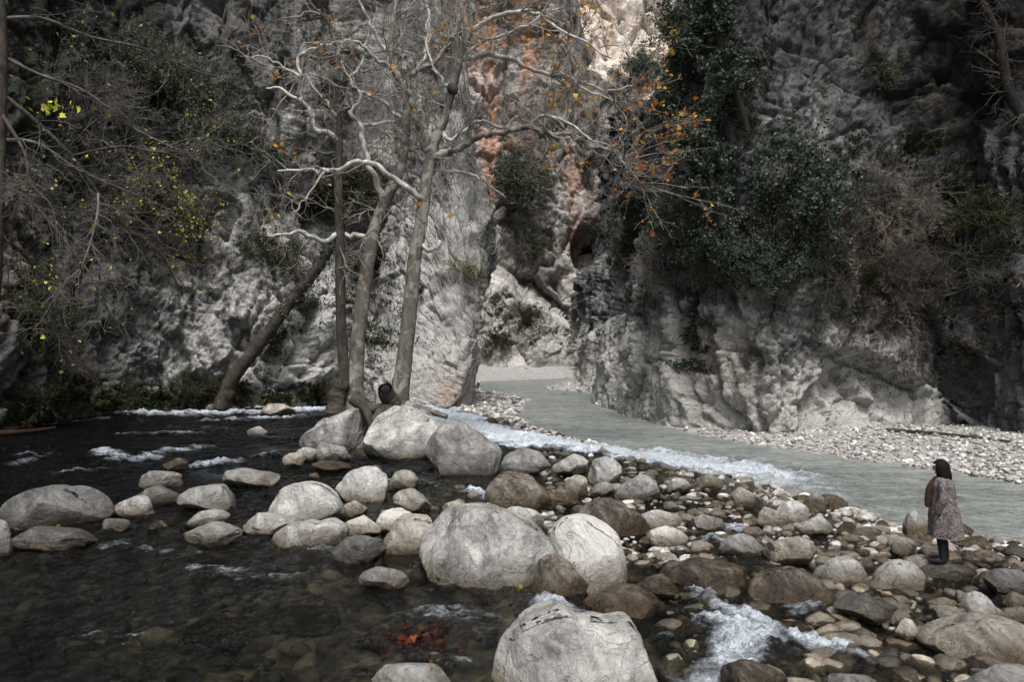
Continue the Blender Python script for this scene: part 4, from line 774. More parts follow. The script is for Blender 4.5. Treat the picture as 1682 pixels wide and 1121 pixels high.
def plane_tree(label, base, trunks, limbs, depth, seed, leafspots, twigmat='twig'):
    r = np.random.default_rng(seed); org = at(base[0], base[1], depth); org[2] = terr(org[0], org[1])[1]
    root = empty('plane_tree', org, label, 'tree'); sub = lambda V: V-org
    lines = []
    for j, (pts, dd, mk) in enumerate(trunks):
        P, Rr = pxpath(pts, depth, dd); Rr = Rr*.78
        if j == 0 or pts[0][1] > 600: P = np.vstack([P[0]+np.array([0, 0, -.7]), P]); Rr = np.concatenate([[Rr[0]*1.35], Rr])
        V, F = tube(P, Rr, 18, .05, seed+j, .10); obj('trunk', mesh('trunk', sub(V), F, M[mk]), root); lines.append((P, Rr))
    for j, (pts, dd) in enumerate(limbs):
        P, Rr = pxpath(pts, depth, dd); r2 = np.random.default_rng(seed*31+j)
        C = catmull(np.column_stack([P, Rr]), 4); C[1:-1, :3] += r2.normal(size=(len(C)-2, 3))*.035; P, Rr = C[:, :3], C[:, 3]
        V, F = tube(P, Rr, 9, .05, seed+50+j, .10); obj('branch', mesh('branch', sub(V), F, M['bark_pale'] if Rr.max() < .13 else M['bark']), root); lines.append((P, Rr))
    # twigs
    S, D, Q = [], [], []
    for (P, Rr) in lines:
        L = np.linalg.norm(np.diff(P, axis=0), axis=1).sum(); n = int(L*1.5)
        for _ in range(n):
            i = r.integers(0, len(P)-1); f = r.uniform(); p = P[i]*(1-f)+P[i+1]*f; rr = Rr[i]*(1-f)+Rr[i+1]*f
            if p[2] < 4.6 or rr > .17 and r.uniform() < .6: continue
            T = (P[i+1]-P[i]); T /= np.linalg.norm(T); d = T*.5+r.normal(size=3)*.8; d[2] += .15; S.append(p); D.append(d); Q.append(min(rr*.6, .030))
    S, D, Q = np.array(S), np.array(D), np.array(Q); m = len(S); print(label[:20], 'twig stems', m)
    A = []
    P0 = grow(S, D, r.uniform(1.0, 2.6, m), 7, .28, (0, 0, .02), r); A.append(segs(P0, Q, Q*.45))
    s, d, q = kids(P0, Q, Q*.45, 5, r, .15, .8); P1 = grow(s, d, r.uniform(.5, 1.3, len(s)), 5, .28, (0, 0, .03), r); A.append(segs(P1, np.minimum(q*.7, .014), np.minimum(q*.4, .007)))
    s, d, q = kids(P1, np.full(len(P1), .01), np.full(len(P1), .006), 3, r, .2, .8); P2_ = grow(s, d, r.uniform(.2, .6, len(s)), 3, .25, (0, 0, -.03), r); A.append(segs(P2_, np.full(len(P2_), .0065), np.full(len(P2_), .004)))
    LC = []; LK = []
    for (X, Y, rx, ry, cnt, ax, ay, sz) in leafspots:
        c = at(X, Y, depth+r.uniform(-.8, .8)); a_ = at(ax, ay, depth); rr = np.array([rx/FPX*depth, 1.0, ry/FPX*depth])
        nb = max(3, cnt//6); tg = c+r.normal(size=(nb, 3))*rr*.5; st = np.tile(a_, (nb, 1)); L = np.linalg.norm(tg-st, axis=1)
        t_ = np.linspace(0, 1, 7)[None, :, None]; PP = st[:, None]*(1-t_)+tg[:, None]*t_; wob = r.normal(size=PP.shape)*.08; wob[:, 0] = 0; PP = PP+np.cumsum(wob, 1)*.5
        A.append(segs(PP, np.full(nb, .018), np.full(nb, .008)))
        s, d, q = kids(PP, np.full(nb, .014), np.full(nb, .008), 5, r, .55, .9); P3 = grow(s, d, r.uniform(.3, .8, len(s)), 3, .3, (0, 0, -.05), r); A.append(segs(P3, np.full(len(s), .008), np.full(len(s), .005)))
        ix = r.integers(0, len(P3), cnt); LC.append(P3[ix, r.integers(1, 4, cnt)]+r.normal(size=(cnt, 3))*.05)
    nL = len(P2_); ix = r.choice(nL, int(nL*.02)); LC.append(P2_[ix, -1]); LC = np.concatenate(LC)
    A = [np.concatenate(z) for z in zip(*A)]
    V, F = prisms(*A, k=3); tag(obj('twigs', mesh('twigs', sub(V), F, M[twigmat]), root), kind='stuff')
    V, F = lobed(LC, .165, r); obj('leaves', mesh('leaves', sub(V), F, M['lf_or'], smooth=False), root)
    return root, org
D0 = 26.3
rt, org = plane_tree('pale single trunked plane tree with orange leaves, right of the twin trunked one', (655, 668),
 [([(655, 672, 23), (657, 650, 20), (663, 600, 17), (672, 520, 15.5), (682, 420, 14), (692, 365, 13), (700, 300, 12), (711, 240, 12), (726, 205, 10), (735, 175, 8.5), (743, 146, 9), (756, 92, 8.5), (771, 49, 8), (778, 0, 7), (790, -90, 5.5), (800, -200, 3.5)], None, 'bark')],
 [([(702, 290, 7), (711, 266, 8), (730, 251, 6.5), (760, 240, 5.5), (786, 223, 5), (825, 216, 4.6), (870, 210, 4.4), (900, 221, 4), (930, 219, 3.5), (967, 238, 3.2), (1005, 247, 2.6), (1022, 266, 2), (1050, 300, 1.3)], [0, 0, -.1, -.2, -.4, -.6, -.8, -1, -1.2, -1.3, -1.5, -1.6, -1.7]),
  ([(870, 210, 3), (890, 192, 2.6), (930, 200, 2.2), (965, 225, 1.8), (1010, 240, 1.2)], [-.8, -1.1, -1.3, -1.5, -1.7]),
  ([(706, 250, 6), (700, 247, 6), (690, 210, 5.5), (677, 169, 5), (670, 142, 4.5), (688, 116, 4), (715, 100, 3.5), (745, 60, 2.5), (760, 10, 2), (740, -60, 1.5)], [0, -.1, -.3, -.5, -.6, -.5, -.3, .3, .6, .8]),
  ([(756, 92, 5), (775, 93, 4.5), (817, 90, 4), (855, 103, 3.6), (904, 124, 3), (949, 131, 2.5), (990, 150, 2), (1042, 142, 1.2)], [0, .2, .4, .5, .6, .8, .9, 1]),
  ([(904, 124, 2.4), (925, 118, 2.2), (960, 145, 1.8), (1005, 165, 1.3), (1030, 200, 1)], [.6, .3, .1, 0, 0]),
  ([(771, 47, 5), (795, 37, 4), (822, 22, 3.6), (850, 18, 3.4), (880, 22, 3), (905, 40, 2.6), (950, 62, 2), (1005, 95, 1.3)], [0, -.3, -.5, -.6, -.7, -.8, -1, -1.3]),
  ([(756, 98, 3), (790, 70, 2.6), (830, 55, 2.2), (880, 30, 1.8), (930, -30, 1.2)], [0, -.3, -.6, -.9, -1.2]),
  ([(690, 330, 5), (688, 324, 5), (647, 292, 4.6), (610, 270, 4.3), (583, 266, 4), (561, 277, 3.6), (531, 279, 3), (494, 279, 2.4), (456, 281, 1.5)], [0, -.3, -.6, -.9, -1, -1, -.9, -.8, -.7]),
  ([(705, 279, 4), (737, 281, 3), (775, 287, 2.4), (797, 300, 1.8), (830, 325, 1.2)], [0, .3, .6, .8, 1]),
  ([(711, 250, 3), (680, 245, 2.6), (640, 250, 2), (600, 235, 1.3)], [0, .4, .8, 1.2]),
  ([(743, 146, 3.5), (725, 130, 3), (712, 112, 2.2), (700, 70, 1.8), (705, 20, 1.3)], [0, -.3, -.4, -.5, -.6]),
  ([(726, 215, 4), (742, 232, 3.4), (765, 212, 3), (790, 200, 2.4), (825, 208, 1.6), (850, 190, 1.1)], [0, -.3, -.4, -.5, -.6, -.8]),
  ([(688, 400, 3.5), (705, 412, 4), (718, 405, 3), (722, 395, 2)], [0, -.1, -.2, -.2]),
  ([(778, 0, 4), (820, -30, 3), (880, -60, 2.4), (960, -70, 1.6)], [0, -.4, -.8, -1.2])],
 D0, 5, [(940, 110, 80, 80, 90, 904, 124, 1), (940, 165, 45, 50, 48, 949, 131, 1), (1070, 160, 60, 50, 80, 1005, 165, 1), (1085, 235, 80, 65, 95, 1022, 262, 1), (1070, 290, 60, 40, 60, 1045, 290, 1), (970, 30, 60, 50, 55, 950, 62, 1),
         (1075, 375, 40, 25, 16, 1050, 300, 1), (1150, 200, 30, 25, 34, 1060, 215, 1), (850, 10, 80, 60, 50, 850, 18, 1), (820, 60, 60, 50, 30, 822, 22, 1), (880, 50, 50, 40, 40, 880, 22, 1), (725, 50, 30, 45, 30, 745, 60, 1), (1180, 340, 40, 40, 12, 1050, 300, 1), (930, 270, 70, 60, 40, 930, 219, 1), (830, 260, 40, 50, 14, 825, 217, 1), (1120, 110, 40, 60, 22, 1042, 142, 1)])
# hollow knot and roots of the right tree
def addtube(root, org, name, pts, dd, mk, seed, rough=.08, cap=True):
    P, Rr = pxpath(pts, D0, dd); V, F = tube(P, Rr, 16, rough, seed, .05, cap); return obj(name, mesh(name, V-org, F, M[mk]), root)
t = NT('hollow_painted_shade'); M['hollow'] = t.done(t.bsdf((.006, .005, .004), 1))  # near-black plugs paint the shade inside the tree hollows
kn = addtube(rt, org, 'hollow_knot', [(652, 676, 15), (645, 664, 15), (637, 652, 14), (634, 643, 12.5), (633, 638, 11)], [0, -.25, -.45, -.62, -.72], 'bark_dark', 71, .1, False)
addtube(rt, org, 'hollow', [(633.6, 640.6, 7.5), (633.3, 640, 7.6), (633, 639.4, 7.7)], [-.66, -.68, -.70], 'hollow', 72)
addtube(rt, org, 'root', [(648, 662, 13), (635, 672, 11), (622, 684, 9), (613, 700, 7), (609, 722, 5)], [-.2, -.5, -.8, -1.0, -1.1], 'bark_dark', 73)
addtube(rt, org, 'root', [(660, 665, 12), (680, 672, 9), (705, 676, 6), (735, 685, 4)], [0, -.2, -.3, -.3], 'bark', 74)
addtube(rt, org, 'burl', [(738, 150, 6), (743, 146, 11), (749, 142, 6)], [-.1, -.15, -.1], 'bark_dark', 75)
rt, org = plane_tree('twin trunked plane tree with a dark thin left stem and a thick stem leaning right', (572, 668),
 [([(566, 662, 15), (565, 620, 11.5), (560, 520, 10.5), (558, 400, 10), (556, 300, 8.5), (557, 230, 7.5), (561, 150, 6), (568, 127, 5.5), (567, 94, 5), (550, 67, 4.5), (542, 41, 4), (531, 26, 3.4), (512, 7, 3), (480, -40, 2)], [-.1]+[-.2]*13, 'bark_dark'),
  ([(582, 662, 24), (584, 620, 17), (588, 560, 15), (596, 490, 14.5), (608, 410, 14.5), (620, 362, 13), (640, 315, 12), (655, 284, 11), (665, 235, 9.5), (668, 169, 8.5), (662, 139, 8), (645, 109, 7), (642, 75, 6.5), (647, 30, 6), (651, 0, 6), (655, -80, 4.5), (640, -180, 3)], [0, 0, 0, 0, 0, 0, 0, .1, .2, .3, .4, .4, .4, .4, .4, .4, .4], 'bark')],
 [([(556, 228, 5), (550, 225, 4.6), (542, 217, 4.2), (516, 210, 4), (509, 180, 3.6), (494, 165, 3), (456, 146, 2), (437, 146, 1.3)], [-.2, -.3, -.4, -.6, -.7, -.8, -1, -1.2]),
  ([(494, 165, 3), (497, 131, 2.8), (486, 97, 2.6), (512, 79, 2.4), (550, 71, 2.2), (587, 71, 2.4), (613, 94, 2.8), (642, 112, 3.4)], [-.8, -.8, -.8, -.7, -.5, -.3, 0, .35]),
  ([(497, 130, 2.6), (467, 110, 2.2), (441, 97, 1.7), (400, 90, 1)], [-.8, -1, -1.1, -1.2]),
  ([(557, 384, 5), (550, 386, 4.5), (531, 397, 4), (501, 382, 3.4), (475, 382, 2.8), (449, 386, 2.2), (430, 371, 1.4)], [-.2, -.3, -.5, -.7, -.8, -.9, -1]),
  ([(608, 398, 5.5), (598, 390, 4.4), (575, 387, 3.4), (558, 385, 3)], [0, -.1, -.1, -.1]),
  ([(628, 325, 6), (613, 285, 5), (598, 243, 4.4), (593, 206, 4), (578, 187, 3.4), (591, 165, 3), (591, 150, 2.6), (580, 139, 2), (560, 100, 1.4)], [0, -.3, -.5, -.6, -.8, -.9, -.9, -1, -1]),
  ([(593, 204, 3), (625, 204, 3), (660, 195, 3.4)], [-.6, -.2, .3]),
  ([(591, 152, 2.6), (602, 155, 2.6), (625, 165, 2.8), (647, 184, 3.2), (664, 205, 4)], [-.9, -.7, -.4, 0, .25]),
  ([(645, 109, 4), (620, 60, 3), (600, 20, 2.4), (570, -50, 1.6)], [.4, .2, 0, -.2]), ([(662, 139, 4.5), (690, 105, 3.4), (705, 60, 2.6), (700, 0, 2)], [.4, .5, .7, .9]),
  ([(540, 278, 2.4), (520, 300, 2), (500, 330, 1.6), (480, 350, 1)], [-.3, -.5, -.6, -.7]), ([(560, 200, 3), (540, 170, 2.4), (520, 150, 1.8), (500, 110, 1.2)], [-.2, .2, .5, .7]),
  ([(650, 262, 3.4), (645, 240, 3), (642, 225, 2.4), (625, 212, 1.6)], [.1, -.1, -.2, -.4]), ([(568, 127, 3), (590, 110, 2.4), (600, 70, 1.8), (615, 30, 1.2)], [-.2, .2, .4, .6])],
 D0, 6, [(520, 75, 25, 20, 16, 530, 71, 1), (555, 112, 16, 16, 9, 550, 71, 1), (420, 60, 30, 40, 10, 441, 97, 1), (545, 25, 20, 20, 6, 542, 41, 1), (470, 110, 30, 20, 10, 467, 110, 1), (500, 270, 50, 30, 10, 494, 279, 1), (440, 370, 30, 30, 8, 449, 386, 1)])
addtube(rt, org, 'charred_stump', [(551, 680, 17), (553, 662, 14), (556, 645, 13), (560, 632, 12), (562, 622, 10.5)], [-.5, -.45, -.4, -.4, -.4], 'bark_dark', 81, .16, False)
addtube(rt, org, 'hollow', [(561, 628, 9.5), (561, 627, 9.7)], [-.4, -.4], 'hollow', 82)
addtube(rt, org, 'root', [(585, 655, 14), (597, 664, 11), (612, 672, 9), (632, 668, 7)], [-.2, -.4, -.5, -.5], 'bark_dark', 83)
addtube(rt, org, 'root', [(592, 660, 9), (604, 680, 7), (610, 700, 5)], [-.3, -.7, -.9], 'bark_dark', 84)
print('plane trees ok')

M['twig_l'] = simple('dusky_twig', (.032, .029, .025), (.105, .098, .086), 3, .9, .005)
# ---------------------------------------------------------------- shrubs of the cliffs
def proto_shrub(kind, seed):
    r = np.random.default_rng(seed); Vn = {}
    n0 = {'ever': 9, 'bare': 11, 'shade': 11, 'brown': 12, 'leafy': 10, 'tuft': 14}[kind]
    D = r.normal(size=(n0, 3))*np.array([.8, .8, .45])+np.array([0, 0, .6]); S = r.normal(size=(n0, 3))*.05
    q0 = np.full(n0, .022 if kind != 'ever' else .03); P0 = grow(S, D, r.uniform(.6, 1.0, n0), 6, .22, (0, 0, .04 if kind != 'brown' else -.10), r); A = [segs(P0, q0, q0*.4)]
    s, d, q = kids(P0, q0, q0*.4, 9, r, .15, .75); P1 = grow(s, d, r.uniform(.25, .6, len(s)), 4, .25, (0, 0, -.02), r); A.append(segs(P1, np.minimum(q*.6, .009), np.full(len(s), .0045)))
    s, d, q = kids(P1, np.full(len(P1), .008), np.full(len(P1), .0045), 6, r, .15, .8); P2_ = grow(s, d, r.uniform(.12, .32, len(s)), 3, .25, (0, 0, 0), r); A.append(segs(P2_, np.full(len(s), .0042), np.full(len(s), .0024)))
    if kind in ('bare', 'brown', 'shade'):
        s, d, q = kids(P2_, np.full(len(P2_), .003), np.full(len(P2_), .002), 2, r, .2, .8); P3 = grow(s, d, r.uniform(.08, .2, len(s)), 2, .2, (0, 0, 0), r); A.append(segs(P3, np.full(len(s), .0026), np.full(len(s), .0018)))
    A = [np.concatenate(z) for z in zip(*A)]; V, F = prisms(*A, k=3)
    tw = mesh('stems', V, F, M[{'ever': 'twig_d', 'bare': 'twig', 'shade': 'twig_l', 'brown': 'twig_b', 'leafy': 'twig_d', 'tuft': 'twig_d'}[kind]])
    lf = None
    if kind not in ('bare', 'brown', 'shade'):
        per = {'ever': 22, 'leafy': 2, 'tuft': 14}[kind]; keep = r.uniform(size=len(P2_)) < (.8 if kind == 'ever' else .6)
        Q = P2_[keep]; c = np.repeat(Q, per, 0); c = c[np.arange(len(c)), r.integers(0, 4, len(c))]+r.normal(size=(len(c), 3))*(.045 if kind == 'ever' else .03)
        V, F = leaf_quads(c, .034 if kind == 'ever' else .030, r)
        lf = mesh('foliage', V, F, M[{'ever': 'lf_dk', 'leafy': 'lf_ye', 'tuft': 'lf_mo'}[kind]], smooth=False)
        if kind == 'leafy': pass
    return tw, lf
PS = {k: [proto_shrub(k, 300+7*i+hash_) for i in range(3)] for k, hash_ in (('ever', 1), ('bare', 2), ('shade', 6), ('brown', 3), ('leafy', 4), ('tuft', 5))}
PS['grey'] = [(a, b) for a, b in [proto_shrub('tuft', 900+i) for i in range(3)]]
for a, b in PS['grey']: b.materials[0] = M['lf_gr']
def shrub(X, Y, Rp, kind, label, lift=0.0, i=[0]):
    if kind == 'bare' and (X > 1150 or X < 420): kind = 'shade'  # bare shrubs at both sides: shade painted in as darker twig colour
    i[0] += 1; r = np.random.default_rng(700+i[0]); p, n = hit(X, Y+lift*Rp); p = p-n*.05
    if n@(np.array([0, 0, CAMZ])-p) < 0: n = -n
    s = Rp/FPX*p[1]*1.05; g = n*.75+np.array([0, 0, .65]); q = Vector(g).to_track_quat('Z', 'Y')
    nm = {'ever': 'evergreen_bush', 'shade': 'bare_shrub', 'bare': 'bare_shrub', 'brown': 'bare_shrub', 'leafy': 'yellow_leaved_shrub', 'tuft': 'mossy_shrub', 'grey': 'grey_green_shrub'}[kind]
    root = empty(nm, p, label, 'bush'); root.rotation_euler = (q @ Vector((0, 0, 1)).rotation_difference(Vector((0, 0, 1)))).to_euler()
    root.rotation_euler.rotate_axis('Z', r.uniform(0, 6.28)); root.scale = (s*r.uniform(.85, 1.15), s*r.uniform(.85, 1.15), s*r.uniform(.85, 1.1))
    tw, lf = PS[kind][i[0] % 3]; obj('stems', tw, root)
    if lf: obj('foliage', lf, root)
    return root
SH = [
 # right side, dark evergreens
 (1165, 40, 75, 'ever', 'dark evergreen crown at the top edge, left shoulder of the right cliff'), (1120, 60, 60, 'ever', 'evergreen bush in front of the pale distant cliff'),
 (1110, 195, 70, 'ever', 'evergreen bush behind the thickest orange leaves'), (1205, 175, 60, 'ever', 'evergreen bush under the dark split trunk on the right cliff'),
 (1120, 330, 70, 'ever', 'grey green evergreen bush under the orange leaves'), (1190, 360, 75, 'ever', 'bright tipped evergreen bush left of the broadest bush'), (1300, 300, 105, 'ever', 'broadest dark evergreen bush in the middle of the right cliff'), 
 (1290, 395, 65, 'ever', 'evergreen bush hanging under the broadest one'), (1060, 120, 50, 'ever', 'small bush in front of the cream coloured far cliff'), 
 (1445, 110, 45, 'grey', 'small grey bush in a crack high on the right'), (1040, 400, 50, 'tuft', 'mossy shrub on the ledge beside the black hole'), (1140, 520, 45, 'ever', 'small bush low on the left part of the right cliff'), (1620, 350, 60, 'tuft', 'green mossy shrub near the right edge'),
 (1430, 455, 35, 'tuft', 'small bright green tuft under the ochre patch'), (1085, 440, 60, 'bare', 'bare shrub with drooping twigs left of the broad bushes'), 
 (1455, 330, 85, 'brown', 'rusty brown bare thicket right of the broad evergreens'), (1620, 430, 90, 'bare', 'wide bare thicket at the right edge, upper'), 
 (1480, 440, 60, 'bare', 'grey bare shrub right of the ochre patch'), (1370, 450, 55, 'bare', 'thin bare shrub left of the ochre patch'), 
 (1235, 590, 35, 'bare', 'small bare shrub low on the pale scoured rock'), (1180, 430, 50, 'bare', 'bare shrub under the bright tipped evergreen'),
 # centre
 
 (600, 300, 60, 'tuft', 'mossy brush between the twin stems'), (520, 330, 60, 'tuft', 'dark mossy brush low left of the thin dark stem'), (620, 420, 45, 'tuft', 'mossy tuft behind the thick leaning stem'), 
 (730, 60, 70, 'bare', 'bare brush left of the orange far rock'), (900, 200, 80, 'bare', 'bare brush on the far cliff under the long pale branch'), (850, 300, 70, 'grey', 'grey brush on the far cliff above its lower slab'), 
 (880, 400, 40, 'grey', 'grey brush low on the far cliff'), (760, 440, 35, 'leafy', 'small yellow leaved shrub on the headland slab'), (870, 520, 30, 'tuft', 'mossy tuft on the far rock ledge'), (820, 560, 25, 'tuft', 'low mossy tuft at the left of the far rock ledge'), (690, 480, 18, 'tuft', 'tiny green tuft beside the pale trunk'),
 # left
 (240, 100, 75, 'grey', 'grey green shrub high on the left cliff'), (330, 180, 75, 'grey', 'blurry grey green shrub in the middle of the left cliff'), (400, 235, 65, 'grey', 'grey green shrub left of the pale twisted branch'), 
 (335, 370, 85, 'leafy', 'shrub sprinkled with yellow leaves above the leaning ivy trunk'), (250, 290, 85, 'leafy', 'yellow leaved twiggy shrub in the middle left'), 
 (150, 150, 90, 'bare', 'bare twiggy thicket in the upper left'), (40, 500, 80, 'tuft', 'dark mossy shrub at the left edge'), (440, 420, 50, 'tuft', 'mossy tuft above the leaning ivy trunk'), (300, 628, 36, 'tuft', 'dark mossy shrub at the left cliff foot'), (360, 640, 50, 'tuft', 'mossy mound at the root of the leaning ivy trunk'),
 (210, 655, 34, 'tuft', 'mossy shrub at the water line on the left'), (60, 660, 45, 'tuft', 'low green plants at the left cliff foot'), (525, 640, 26, 'tuft', 'mossy green stone plant in the cove left of the twin tree'), (100, 590, 50, 'brown', 'bare twigs low on the dark left rock'), (460, 560, 30, 'tuft', 'small tuft on the rock right of the leaning ivy trunk'), (240, 400, 60, 'bare', 'bare twigs over the bright left rock'),
]
for a in SH: shrub(*a, lift=.25)
print('shrubs ok')
def extra_tree(name, label, pts, dd, depth, mk, leafkind=None, seed=1, nl=0, twig=0, spreadm=.5, cat='tree', lsize=.1, lfrom=.4, twmat='twig_d'):
    r = np.random.default_rng(seed); P, Rr = pxpath(pts, depth, dd); org = P[0].copy(); root = empty(name, org, label, cat)
    V, F = tube(P, Rr, 14, .07, seed, .09); obj('trunk', mesh('trunk', V-org, F, M[mk]), root)
    C = catmull(np.column_stack([P, Rr]), 8); n = len(C); Q = None
    if twig:
        ix = r.integers(int(n*lfrom), n, twig); S = C[ix, :3]; D = r.normal(size=(twig, 3)); P0 = grow(S, D, r.uniform(.6, 1.6, twig), 5, .25, (0, 0, .03), r); A = [segs(P0, np.full(twig, .022), np.full(twig, .009))]
        s, d, q = kids(P0, np.full(twig, .014), np.full(twig, .008), 6, r); P1 = grow(s, d, r.uniform(.3, .8, len(s)), 4, .25, (0, 0, 0), r); A.append(segs(P1, np.full(len(s), .009), np.full(len(s), .005))); Q = P1.reshape(-1, 3)
        A = [np.concatenate(z) for z in zip(*A)]; V, F = prisms(*A); tag(obj('twigs', mesh('twigs', V-org, F, M[twmat]), root), kind='stuff')
    if nl:
        if Q is not None and spreadm > .4: c = Q[r.integers(0, len(Q), nl)]+r.normal(size=(nl, 3))*.09
        else: ix = r.integers(int(n*lfrom), n, nl); c = C[ix, :3]+r.normal(size=(nl, 3))*(C[ix, 3:4]*.8+.05)
        V, F = leaf_quads(c, lsize, r, 1.4); obj('foliage', mesh('foliage', V-org, F, M[leafkind], smooth=False), root)
    return root
d = hit(440, 600)[0][1]-1.3
extra_tree('leaning_trunk', 'dark ivy clad trunk leaning right at the left cliff foot', [(362, 672, 14), (372, 650, 13), (382, 622, 11), (430, 560, 10), (480, 492, 9), (520, 442, 8.5), (545, 402, 7), (562, 365, 6), (590, 320, 3)], None, d, 'bark_dark', 'lf_dk', 11, 2600, 14, .2, lfrom=.40, lsize=.09)
extra_tree('leaning_trunk', 'short ivy covered fork stub beside the leaning ivy trunk', [(500, 468, 7), (486, 440, 7), (479, 415, 6), (484, 395, 4)], None, d, 'bark_dark', 'lf_dk', 12, 700, 3, .2, lfrom=0, lsize=.09)
extra_tree('evergreen_tree', 'dark split evergreen trunk high on the right cliff shoulder', [(1228, 215, 5), (1212, 160, 6), (1195, 110, 6), (1180, 50, 5), (1165, -30, 4)], None, hit(1215, 190)[0][1]-1.0, 'bark_black', 'lf_dk', 14, 4000, 40, .9, lfrom=.35, lsize=.12)
extra_tree('evergreen_tree', 'slim dark trunk carrying the bushes below the orange leaves', [(1185, 375, 5), (1175, 320, 6), (1160, 270, 5), (1145, 225, 4)], None, hit(1180, 350)[0][1]-1.3, 'bark_dark', 'lf_dk', 15, 5000, 30, .9, lfrom=.3, lsize=.11)
extra_tree('bare_tree', 'dark bare branch slanting in from the top right edge', [(1720, 330, 8), (1690, 220, 9), (1655, 140, 8), (1640, 60, 7), (1600, -20, 5)], None, 31.0, 'bark_black', None, 17, 0, 60, .9, lfrom=.2)
# the near tree at the left edge
def left_tree():
    r = np.random.default_rng(21); d = 21.0; P, Rr = pxpath([(-40, 720, 20), (-22, 560, 15), (-10, 400, 13), (-2, 200, 11), (0, 60, 10), (-6, -80, 8)], d, None); org = P[0].copy()
    root = empty('plane_tree', org, 'dark tree at the left edge reaching twigs with yellow green leaves across the cliff', 'tree')
    V, F = tube(P, Rr, 14, .06, 4, .12); obj('trunk', mesh('trunk', V-org, F, M['bark_dark']), root)
    paths = [[(-2, 150, 6), (60, 200, 5), (120, 260, 4.5), (161, 318, 4), (210, 375, 3.5), (262, 416, 3), (300, 485, 2)], [(-4, 230, 5), (60, 235, 4), (130, 280, 3), (200, 310, 2.4), (280, 345, 1.5)], [(0, 90, 5), (60, 120, 4), (140, 150, 3), (220, 210, 2.4), (300, 250, 1.4)],
             [(-2, 180, 5), (40, 250, 3.6), (50, 300, 3), (85, 340, 2), (95, 400, 1.3)], [(-6, 300, 5), (50, 330, 4), (110, 400, 3), (160, 470, 2), (185, 530, 1.4)], [(0, 30, 5), (70, 30, 4), (150, 60, 3), (240, 80, 2), (330, 120, 1.4)], [(120, 255, 3), (200, 240, 2.6), (270, 250, 2), (350, 230, 1.4)], [(161, 318, 3), (160, 350, 2.6), (148, 400, 2), (130, 450, 1.4)], [(-10, 380, 5), (40, 420, 3.5), (80, 480, 2.5), (95, 560, 1.5)]]
    LP = []
    for j, pts in enumerate(paths):
        n = len(pts); P, Rr = pxpath(pts, d, list(np.linspace(0, r.uniform(-2, 4), n))); Rr = Rr*.68; V, F = tube(P, Rr, 8, .05, 30+j, .12); obj('branch', mesh('branch', V-org, F, M['bark_dark'] if j % 3 == 0 else M['twig_l']), root); LP.append(np.column_stack([P, Rr]))
    S = []; D = []
    for C in LP:
        Q = catmull(C, 8)
        for _ in range(16):
            i = r.integers(len(Q)//6, len(Q)-1); t = Q[i+1, :3]-Q[i, :3]; t /= np.linalg.norm(t); S.append(Q[i, :3]); D.append(t*.8+r.normal(size=3)*.6)
    S, D = np.array(S), np.array(D); m = len(S); P0 = grow(S, D, r.uniform(1.0, 2.6, m), 7, .25, (.03, 0, -.03), r); A = [segs(P0, np.full(m, .020), np.full(m, .008))]
    s, dd, q = kids(P0, np.full(m, .012), np.full(m, .007), 7, r); P1 = grow(s, dd, r.uniform(.4, 1.1, len(s)), 5, .25, (0, 0, -.02), r); A.append(segs(P1, np.full(len(s), .008), np.full(len(s), .004)))
    s, dd, q = kids(P1, np.full(len(P1), .012), np.full(len(P1), .007), 3, r); P2_ = grow(s, dd, r.uniform(.15, .5, len(s)), 3, .25, (0, 0, -.02), r); A.append(segs(P2_, np.full(len(s), .0045), np.full(len(s), .003)))
    A = [np.concatenate(z) for z in zip(*A)]; V, F = prisms(*A); tag(obj('twigs', mesh('twigs', V-org, F, M['twig_l']), root), kind='stuff')
    ix = r.choice(len(P2_), 300); V1, F1 = lobed(P2_[ix, -1], .10, r)
    c = at(90, 175, 20)+r.normal(size=(26, 3))*np.array([.30, .2, .12]); V, F = lobed(c, .17, r); V = np.concatenate([V1, V]); F = np.concatenate([F1, F+len(V1)]); obj('leaves', mesh('leaves', V-org, F, M['lf_ye'], smooth=False), root)
left_tree()
# moss, ivy and hanging dead grass that cannot be counted, rooted on the rock
def cling(name, regs, mat, size, seed, off=.10, stretch=1.5, droop=0):
    r = np.random.default_rng(seed); C = []
    for (X, Y, rx, ry, n) in regs:
        k = max(3, n//45)
        for cx, cy in zip(r.normal(X, rx*.55, k), r.normal(Y, ry*.55, k)):
            sp = r.uniform(.10, .30)*min(rx, ry)*.6+3
            for x_, y_ in zip(r.normal(cx, sp, n//k), r.normal(cy, sp*.6, n//k)):
                p, nn = hit(x_, y_)
                C.append(p-nn*0+(np.array([0, -off, 0])*r.uniform(0, 1.6)+np.array([0, 0, r.uniform(-.08, .12)])))
    V, F = leaf_quads(np.array(C), size, r, stretch); return tag(obj(name, mesh(name, V, F, M[mat], smooth=False)), kind='stuff')
cling('cliff_moss', [(300, 655, 200, 14, 5000), (60, 690, 60, 12, 900), (620, 500, 50, 90, 1200), (520, 480, 60, 70, 1200), (460, 330, 60, 60, 900), (870, 540, 60, 30, 1500), (1430, 470, 60, 30, 900), (1050, 420, 40, 30, 800), (1230, 440, 90, 40, 1400), (520, 645, 15, 20, 500), (640, 560, 40, 40, 700), (1500, 250, 120, 40, 900), (1600, 330, 70, 50, 1300)], 'lf_mo', .09, 51)
cling('cliff_ivy', [(1150, 420, 70, 70, 2600), (1060, 300, 40, 110, 1200), (1120, 150, 70, 60, 1200), (1260, 330, 90, 90, 1800), (1330, 420, 60, 40, 1000), (1140, 560, 20, 60, 800), (120, 60, 90, 60, 700), (1010, 350, 30, 60, 1200)], 'lf_dk', .11, 52, .2)
